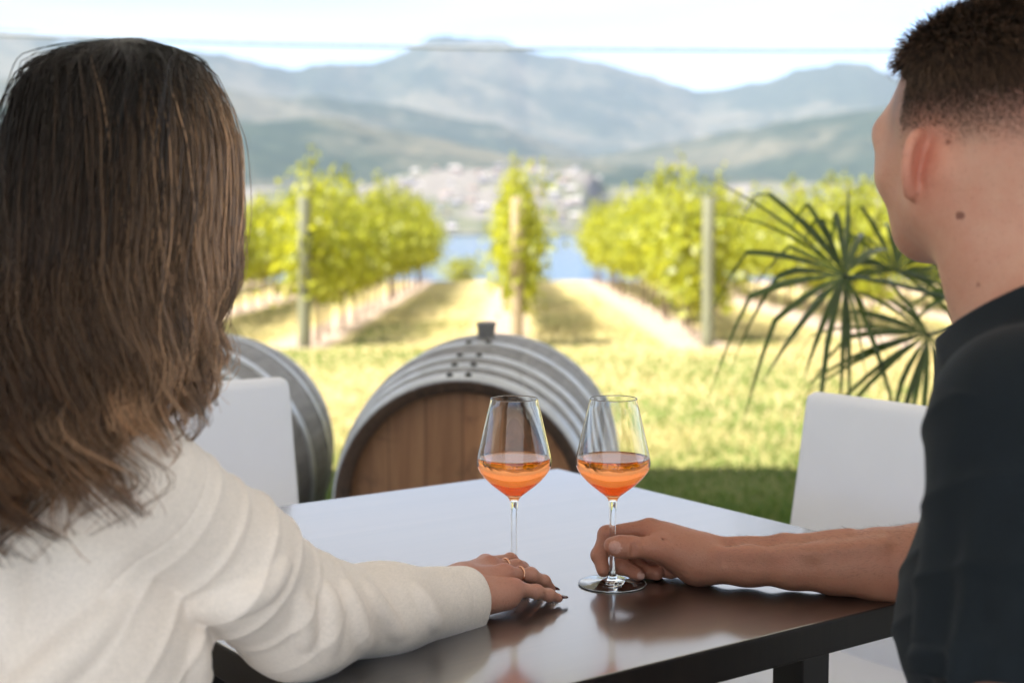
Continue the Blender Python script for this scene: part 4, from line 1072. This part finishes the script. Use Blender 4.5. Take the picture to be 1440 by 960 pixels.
# ---- vineyard posts
M_post = wood_mat('treated_post', (.11, .12, .075), (.20, .20, .135), .8, 2, 5, bumps=.5)
M_post_b = wood_mat('sunbleached_post', (.22, .17, .10), (.33, .265, .17), .8, 2, 5, bumps=.5)
M_wire = simple('trellis_wire', (.3, .3, .3), rough=.4, Metallic=.8)
for x, lean, mt, lab in ((-2.376, .010, M_post, 'greenish timber vine post left of the barrels'), (.057, 0.0, M_post_b, 'tan timber vine post straight behind the barrel bung'), (2.238, -.004, M_post, 'greenish timber vine post behind the palm tips')):
    prof = [(0, -.4), (.075, -.4), (.074, .2), (.071, 1.0), (.069, 1.70), (.062, 1.712), (.02, 1.718), (0, 1.718)]
    o = lathe_obj('vine_post', prof, mt, None, 28)
    for v in o.data.vertices:
        n = mnoise.noise(Vector((v.co.x*9+x, v.co.y*9, v.co.z*1.7)))*.010; l = math.hypot(v.co.x, v.co.y)
        if l > 1e-4: v.co.x += v.co.x/l*n; v.co.y += v.co.y/l*n
    o.location = (x, 16.6, -.453); o.rotation_euler = (0, lean, 0)
    tag(o, lab, 'post', 'end posts of the vine rows')

# ---- grapevines
M_leaf = leaf_mat('vine_leaf', (.13, .17, .016), (.30, .32, .03), (.56, .57, .04), .5, .42, scale=3)
M_bark = simple('vine_bark', (.16, .11, .075), (.09, .06, .04), rough=.95, bumps=.8, bscale=40, bdist=.01)
LEAF = np.array([(0, -.45), (.33, -.5), (.55, -.1), (.38, .2), (.0, .6), (-.38, .2), (-.55, -.1), (-.33, -.5)])
def vine_meshes(seed, hbot, nleaf):
    r = np.random.default_rng(seed)
    # shoots rise from the cordon; leaves sit along them
    ns = 18; C_ = []
    y0 = r.uniform(-.78, .78, ns); x0 = r.normal(0, .09, ns); topz = r.uniform(1.60, 2.02, ns); topz[r.random(ns) < .25] += r.uniform(.12, .40)
    lx = r.normal(0, .24, ns); ly = r.normal(0, .13, ns)
    per = nleaf//ns
    for k in range(ns):
        s = r.random(per)**.85; z = hbot+(topz[k]-hbot)*s
        hang = np.where(r.random(per) < .25, r.uniform(0, .3, per), 0)
        fat = .25*np.sin(np.pi*np.clip(s*.85+.12, 0, 1))
        C_.append(np.stack([x0[k]+lx[k]*s+r.normal(0, 1, per)*fat, y0[k]+ly[k]*s+r.normal(0, 1, per)*fat*.9, z-hang*.6], -1))
    C_ = np.concatenate(C_); C_[:, 2] = np.maximum(C_[:, 2], hbot-.22); n = len(C_)
    size = r.uniform(.055, .115, n)*np.where(C_[:, 2] > 1.5, .75, 1)
    nor = r.normal(0, 1, (n, 3)); nor[:, 2] = np.abs(nor[:, 2])*.7+.15; nor[:, 0] += np.sign(C_[:, 0])*.8; nor /= np.linalg.norm(nor, axis=1, keepdims=True)
    t = np.cross(nor, r.normal(0, 1, (n, 3))); t /= np.linalg.norm(t, axis=1, keepdims=True); b = np.cross(nor, t)
    L = LEAF[None]; cup = (np.abs(LEAF[:, 0])*.25)[None, :, None]
    v = C_[:, None]+size[:, None, None]*(t[:, None]*L[..., :1]+b[:, None]*L[..., 1:]+nor[:, None]*cup)
    fo = mesh_np('foliage', v.reshape(-1, 3), np.arange(n*8).reshape(-1, 8))
    # trunk, cordon and shoots
    P_ = []; R_ = []
    s = np.linspace(0, 1, 10); bend = r.normal(0, .05, 2)
    P_.append(np.stack([bend[0]*np.sin(s*3), bend[1]*np.sin(s*4), -.1+s*(hbot+.12)], -1)); R_.append(np.linspace(.034, .022, 10))
    for sg in (-1, 1): P_.append(np.stack([.02*np.sin(s*6), sg*s*.75, hbot+.03*np.sin(s*5)], -1)); R_.append(np.linspace(.018, .010, 10))
    for k in range(ns): P_.append(np.stack([x0[k]*.5+(x0[k]*.5+lx[k])*s, y0[k]+ly[k]*s, hbot+(topz[k]-hbot)*s], -1)); R_.append(np.linspace(.006, .0025, 10))
    v, f = tubes_np(np.array(P_), np.array(R_), 5)
    return fo, mesh_np('trunk', v, f)
VM = [vine_meshes(40+i, .56 if i < 5 else .40, 960) for i in range(7)]
for fo, tr_ in VM:
    fo.materials.append(M_leaf); tr_.materials.append(M_bark)
rowname = {-3: 'far left vine row', -2: 'row left of the greenish left post', -1: 'row behind the greenish left post', 0: 'row behind the tan middle post', 1: 'row behind the post at the palm tips', 2: 'row right of the palm-side post', 3: 'second row right of the palm-side post', 4: 'third row right of the palm-side post', 5: 'fourth row right of the palm-side post'}
r = random.Random(5)
for k in range(-3, 6):
    x = ROW0+SP*k+(.0 if k != -1 else -.10); n = 0
    y = 17.3 if k in (-1, 0, 1) else 17.0
    if k == -3: y = 22.0
    if k == 2: y = 18.8
    if k == 3: y = 18.8
    if k == 4: y = 20.5
    if k == 5: y = 24.0
    while y < 41.5:
        vi = r.randrange(5); near = (n == 0)
        if k in (0, 1) and n < 2: vi = 5+n
        fo, tr_ = VM[vi]
        lab = f'nearest leafy grapevine of the {rowname[k]}' if near else f'leafy grapevine further along the {rowname[k]}'
        t = empty('grapevine', lab, 'grapevine', (x+r.uniform(-.05, .05), y, float(ground_z(0, y))), r.choice((0, math.pi))+r.uniform(-.08, .08), group='grapevines of the '+rowname[k])
        t.scale = (r.uniform(.85, 1.0)*(.62 if k == 0 else 1), 1.0, r.uniform(.92, 1.06)*(1.03 if k == 0 else 1))
        for nm, me in (('foliage', fo), ('trunk', tr_)):
            o = bpy.data.objects.new(nm, me); COL.objects.link(o); o.parent = t
        y += 1.42; n += 1
# scrub at the ends of the alleys
for i, (x, y, s, lab) in enumerate(((-1.45, 43.5, .8, 'low yellow-green bush at the far end of the left grass alley'), )):
    t = empty('bush', lab, 'bush', (x, y, float(ground_z(0, y))-.1), i*2.0)
    t.scale = (1.6*s, .8*s, .62*s)
    for nm, me in (('foliage', VM[5][0]), ('stems', VM[5][1])):
        o = bpy.data.objects.new(nm, me); COL.objects.link(o); o.parent = t

# ---- lake
m, nt, p = newmat('lake_water'); p.inputs['Base Color'].default_value = (.055, .12, .21, 1); p.inputs['Roughness'].default_value = .18; p.inputs['IOR'].default_value = 1.33
bump(nt, p, noise_tex(nt, .35, 4, .6, mapping={'s': (1, .35, 1)}), .35, .5)
lk = mesh_np('lake', [(-9000, 200, LAKE), (9000, 200, LAKE), (9000, 3400, LAKE), (-9000, 3400, LAKE)], [(0, 1, 2, 3)])
tag(link('lake', lk, m, smooth=False), kind='structure')

# ---- hills beyond the lake
PXS = {'far': (10500, 3200, [(-900, 150), (-300, 60), (0, 54), (60, 62), (100, 72), (200, 80), (300, 90), (422, 103), (443, 97), (525, 95), (558, 79), (592, 62), (620, 55), (654, 52), (708, 52), (728, 60), (742, 68), (790, 72), (844, 79), (898, 96), (980, 121), (1014, 117), (1082, 109), (1116, 96), (1171, 86), (1212, 92), (1252, 112), (1300, 130), (1440, 150), (2300, 200)]),
       'mid': (6800, 2000, [(-900, 120), (0, 118), (300, 132), (450, 140), (600, 150), (700, 168), (760, 192), (830, 218), (950, 240), (1200, 262), (2300, 275)]),
       'east': (5600, 1700, [(-900, 285), (600, 280), (740, 250), (830, 220), (950, 196), (1080, 172), (1240, 152), (1440, 142), (1700, 150), (2300, 190)]),
       'near': (4300, 1100, [(-900, 150), (0, 155), (300, 164), (450, 168), (560, 180), (700, 208), (850, 230), (950, 243), (1100, 256), (2300, 268)])}
BENCH = [(-900, 270), (300, 262), (520, 262), (546, 249), (600, 240), (700, 236), (830, 238), (850, 262), (905, 264), (990, 262), (1012, 246), (1100, 241), (1240, 243), (1440, 246), (2300, 250)]
def skyl(pts, az, R):
    a = np.array([math.atan((q[0]-720)/2050) for q in pts]); e = np.array([(285-q[1])/2050*math.cos(math.atan((q[0]-720)/2050)) for q in pts])
    return 1.2+np.interp(az, a, e)*R
def ridge_h(key, az, R):
    R0, w, pts = PXS[key]; H = skyl(pts, az, R0)-LAKE
    Rr = R0*(1+.06*np.sin(az*9+R0))
    t = np.where(R < Rr, np.clip(1-(Rr-R)/w, 0, 1), np.clip(1-(R-Rr)/(w*1.3), 0, 1))
    return np.maximum(H, 0)*t**1.15
def bench_h(az, R):
    H = skyl(BENCH, az, 3050)-LAKE
    px = 720+2050*np.tan(az)
    r0 = 2500+np.interp(px, [-900, 500, 560, 820, 850, 950, 2000], [250, 150, 0, 0, 180, 260, 300])
    t = sstep(R, r0, r0+420)*.72+.28*sstep(R, r0+300, 3050)
    return np.maximum(H, 2)*t-1.5
def hill_z(az, R):
    x = np.sin(az)*R; y = np.cos(az)*R
    rel = 1-.62*fbm(x/900, y/900, 5, 21, True)
    rel = 1-.30*rel
    z = np.maximum.reduce([ridge_h(k, az, R) for k in PXS])
    peak = fbm(x/1500+7, y/1500, 5, 31, True)
    z = z*(1+.07*(peak-.62))+ (fbm(x/260, y/260, 4, 41)-.5)*np.minimum(z, 160)*.35
    b = bench_h(az, R)*(1+.10*(fbm(x/120, y/120, 4, 51)-.5))
    return LAKE+np.maximum(z, b)
def hill_mesh(name, R, naz):
    az = np.linspace(math.radians(-80), math.radians(80), naz)
    A, RR = np.meshgrid(az, R, indexing='ij'); Zm = hill_z(A, RR)
    return grid_mesh(name, np.sin(A)*RR, np.cos(A)*RR, Zm)
m, nt, p = newmat('wooded_hillside')
tc = N(nt, 'ShaderNodeTexCoord'); vec = tc.outputs['Object']
ng = N(nt, 'ShaderNodeNewGeometry'); sn = N(nt, 'ShaderNodeSeparateXYZ'); nt.links.new(ng.outputs['Normal'], sn.inputs[0])
n1 = noise_tex(nt, .0011, 6, .62, vec=vec); n2 = noise_tex(nt, .012, 4, .7, vec=vec)
forest = ramp(nt, n2, [(.3, (.018, .030, .024)), (.7, (.038, .052, .036))])
drygr = ramp(nt, n2, [(.3, (.060, .064, .046)), (.7, (.105, .100, .072))])
add = N(nt, 'ShaderNodeMath', operation='ADD'); nt.links.new(n1, add.inputs[0]); s2 = N(nt, 'ShaderNodeMath', operation='MULTIPLY'); nt.links.new(n2, s2.inputs[0]); s2.inputs[1].default_value = .25; nt.links.new(s2.outputs[0], add.inputs[1])
nt.links.new(mixc(nt, ramp(nt, add.outputs[0], [(.60, (0, 0, 0)), (.74, (1, 1, 1))]), forest, drygr), p.inputs['Base Color'])
p.inputs['Roughness'].default_value = 1; p.inputs['Specular IOR Level'].default_value = 0
tag(link('hills', hill_mesh('hills', np.concatenate([np.linspace(3150, 7000, 150), np.linspace(7060, 14500, 120)]), 680), m), kind='structure')
m, nt, p = newmat('sandy_bench')
vec = N(nt, 'ShaderNodeTexCoord').outputs['Object']
n1 = noise_tex(nt, .006, 5, .6, vec=vec); n2 = noise_tex(nt, .05, 4, .7, vec=vec)
c = mixc(nt, ramp(nt, n1, [(.46, (0, 0, 0)), (.56, (1, 1, 1))]), ramp(nt, n2, [(.3, (.110, .103, .094)), (.7, (.18, .168, .152))]), ramp(nt, n2, [(.3, (.05, .065, .04)), (.7, (.14, .14, .09))]))
nt.links.new(c, p.inputs['Base Color']); p.inputs['Roughness'].default_value = 1; p.inputs['Specular IOR Level'].default_value = 0
tag(link('lake_shore', hill_mesh('lake_shore', np.linspace(2440, 3160, 90), 820), m), kind='structure')
# the houses on the bench
wcols = [(.36, .34, .35), (.24, .22, .22), (.17, .15, .16), (.25, .20, .18), (.13, .13, .155)]
WM = [simple('house_wall_%s' % n, c, rough=.9, scale=.3) for n, c in zip(('white', 'grey', 'taupe', 'sand', 'slate'), wcols)]
RM = [simple('roof_%s' % n, c, rough=.9, scale=.5) for n, c in zip(('grey', 'brown', 'pale'), ((.22, .22, .24), (.26, .18, .14), (.55, .53, .52)))]
def house_mesh(w, d, h, rh, wm, rm):
    v = [(-w, -d, -6), (w, -d, -6), (w, d, -6), (-w, d, -6), (-w, -d, h), (w, -d, h), (w, d, h), (-w, d, h), (-w, 0, h+rh), (w, 0, h+rh),
         (-w*1.08, -d*1.15, h-.2), (w*1.08, -d*1.15, h-.2), (w*1.08, 0, h+rh+.25), (-w*1.08, 0, h+rh+.25), (-w*1.08, d*1.15, h-.2), (w*1.08, d*1.15, h-.2)]
    bm = bmesh.new(); vs = [bm.verts.new(q) for q in v]
    for f in ((0, 1, 5, 4), (1, 2, 6, 5), (2, 3, 7, 6), (3, 0, 4, 7)): bm.faces.new([vs[i] for i in f])
    bm.faces.new([vs[i] for i in (4, 7, 8)]); bm.faces.new([vs[i] for i in (6, 5, 9)])
    for f in ((10, 11, 12, 13), (13, 12, 15, 14)): bm.faces.new([vs[i] for i in f]).material_index = 1
    me = bm_mesh('house', bm); me.materials.append(wm); me.materials.append(rm); return me
HMs = [house_mesh(r.uniform(6, 12), r.uniform(5, 8), r.uniform(5, 9), r.uniform(2, 3.5), WM[i % 5], RM[i % 3]) for i in range(15)]
cnt = 0
while cnt < 110:
    if r.random() < .80: px = r.uniform(556, 832)
    else: px = r.choice((r.uniform(835, 905), r.uniform(1012, 1240)))
    R = r.uniform(2580, 3040); az = math.atan((px-720)/2050)
    if px > 835 and R < 2900: continue
    z = float(hill_z(np.array([az]), np.array([R]))[0])
    if z < LAKE+4: continue
    o = bpy.data.objects.new('house', HMs[r.randrange(15)]); COL.objects.link(o)
    o.location = (math.sin(az)*R, math.cos(az)*R, z); o.rotation_euler = (0, 0, r.uniform(-.6, .6)); s = r.uniform(.5, .95); o.scale = (s, s, s)
    tag(o, 'small pale house among many on the sandy hillside across the lake', 'house', 'houses on the hillside across the lake'); cnt += 1

# ---- the air between here and the mountains
bm = bmesh.new(); bm_box(bm, (0, 7400, 615), (31000, 15600, 1354))
hz = bpy.data.materials.new('thin_air'); hz.use_nodes = True; nt = hz.node_tree; nt.nodes.clear()
o_ = N(nt, 'ShaderNodeOutputMaterial'); pv = N(nt, 'ShaderNodeVolumePrincipled'); pv.inputs['Color'].default_value = (.64, .76, 1.0, 1); pv.inputs['Density'].default_value = HAZE; pv.inputs['Anisotropy'].default_value = .0
nt.links.new(pv.outputs[0], o_.inputs['Volume'])
tag(link('haze', bm_mesh('haze', bm), hz, smooth=False), kind='stuff')
# ================================================================== SKY, SUN, CAMERA
SUN = Vector((.62, .35, -1)).normalized()
el = math.asin(-SUN.z); rot = math.atan2(-SUN.x, -SUN.y)
w = bpy.data.worlds.new('World'); sc.world = w; w.use_nodes = True; nt = w.node_tree
bg = nt.nodes['Background']
sky = N(nt, 'ShaderNodeTexSky', sky_type='NISHITA'); sky.sun_disc = False; sky.sun_elevation = el; sky.sun_rotation = rot
sky.air_density = .62; sky.dust_density = .5; sky.ozone_density = 1.6; sky.altitude = 300
tc = N(nt, 'ShaderNodeTexCoord')
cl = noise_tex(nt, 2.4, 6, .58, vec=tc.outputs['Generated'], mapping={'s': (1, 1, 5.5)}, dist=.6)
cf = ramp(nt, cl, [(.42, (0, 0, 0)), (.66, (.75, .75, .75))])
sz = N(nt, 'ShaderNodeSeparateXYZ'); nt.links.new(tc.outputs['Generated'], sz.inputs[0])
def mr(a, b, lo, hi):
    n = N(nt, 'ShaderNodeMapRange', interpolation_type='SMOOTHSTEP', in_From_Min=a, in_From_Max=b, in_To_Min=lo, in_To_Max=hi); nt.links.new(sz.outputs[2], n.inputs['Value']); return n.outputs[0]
# bright cloud added above the view to whiten the tabletop and fill; wisps lower
fill_bank = N(nt, 'ShaderNodeMath', operation='MULTIPLY'); nt.links.new(mr(.135, .21, 0, .9), fill_bank.inputs[0]); nt.links.new(mr(.40, .75, 1, .15), fill_bank.inputs[1])
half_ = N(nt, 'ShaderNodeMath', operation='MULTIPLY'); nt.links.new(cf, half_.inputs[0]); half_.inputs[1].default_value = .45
mxx = N(nt, 'ShaderNodeMath', operation='MAXIMUM'); nt.links.new(fill_bank.outputs[0], mxx.inputs[0]); nt.links.new(half_.outputs[0], mxx.inputs[1]); cf = mxx.outputs[0]
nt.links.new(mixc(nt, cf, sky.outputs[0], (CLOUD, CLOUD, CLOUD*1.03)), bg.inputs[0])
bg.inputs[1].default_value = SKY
sl = bpy.data.lights.new('sun', 'SUN'); sl.energy = SUNE; sl.angle = math.radians(.5); sl.color = (1, .93, .82)
so = bpy.data.objects.new('sun', sl); COL.objects.link(so); so.rotation_euler = SUN.to_track_quat('-Z', 'Y').to_euler()
cd = bpy.data.cameras.new('camera'); co = bpy.data.objects.new('camera', cd); COL.objects.link(co); sc.camera = co
cd.sensor_width = 36; cd.lens = 2050/1440*36; cd.clip_end = 40000; cd.clip_start = .05
co.location = (0, 0, 1.2); co.rotation_euler = (math.pi/2-math.atan(195/2050), 0, 0)
cd.dof.use_dof = True; cd.dof.focus_distance = 1.70; cd.dof.aperture_fstop = 4.3
vs = sc.view_settings; sc.display_settings.display_device = 'sRGB'
vs.view_transform = 'Standard'; vs.look = 'None'; vs.exposure = EXPO; vs.gamma = 1; vs.use_curve_mapping = False
cy_ = sc.cycles
cy_.use_denoising = True; cy_.max_bounces = 14; cy_.transmission_bounces = 14; cy_.transparent_max_bounces = 16; cy_.diffuse_bounces = 4; cy_.glossy_bounces = 5; cy_.volume_bounces = 1
cy_.caustics_reflective = False; cy_.caustics_refractive = True; cy_.blur_glossy = .6; cy_.sample_clamp_indirect = 6
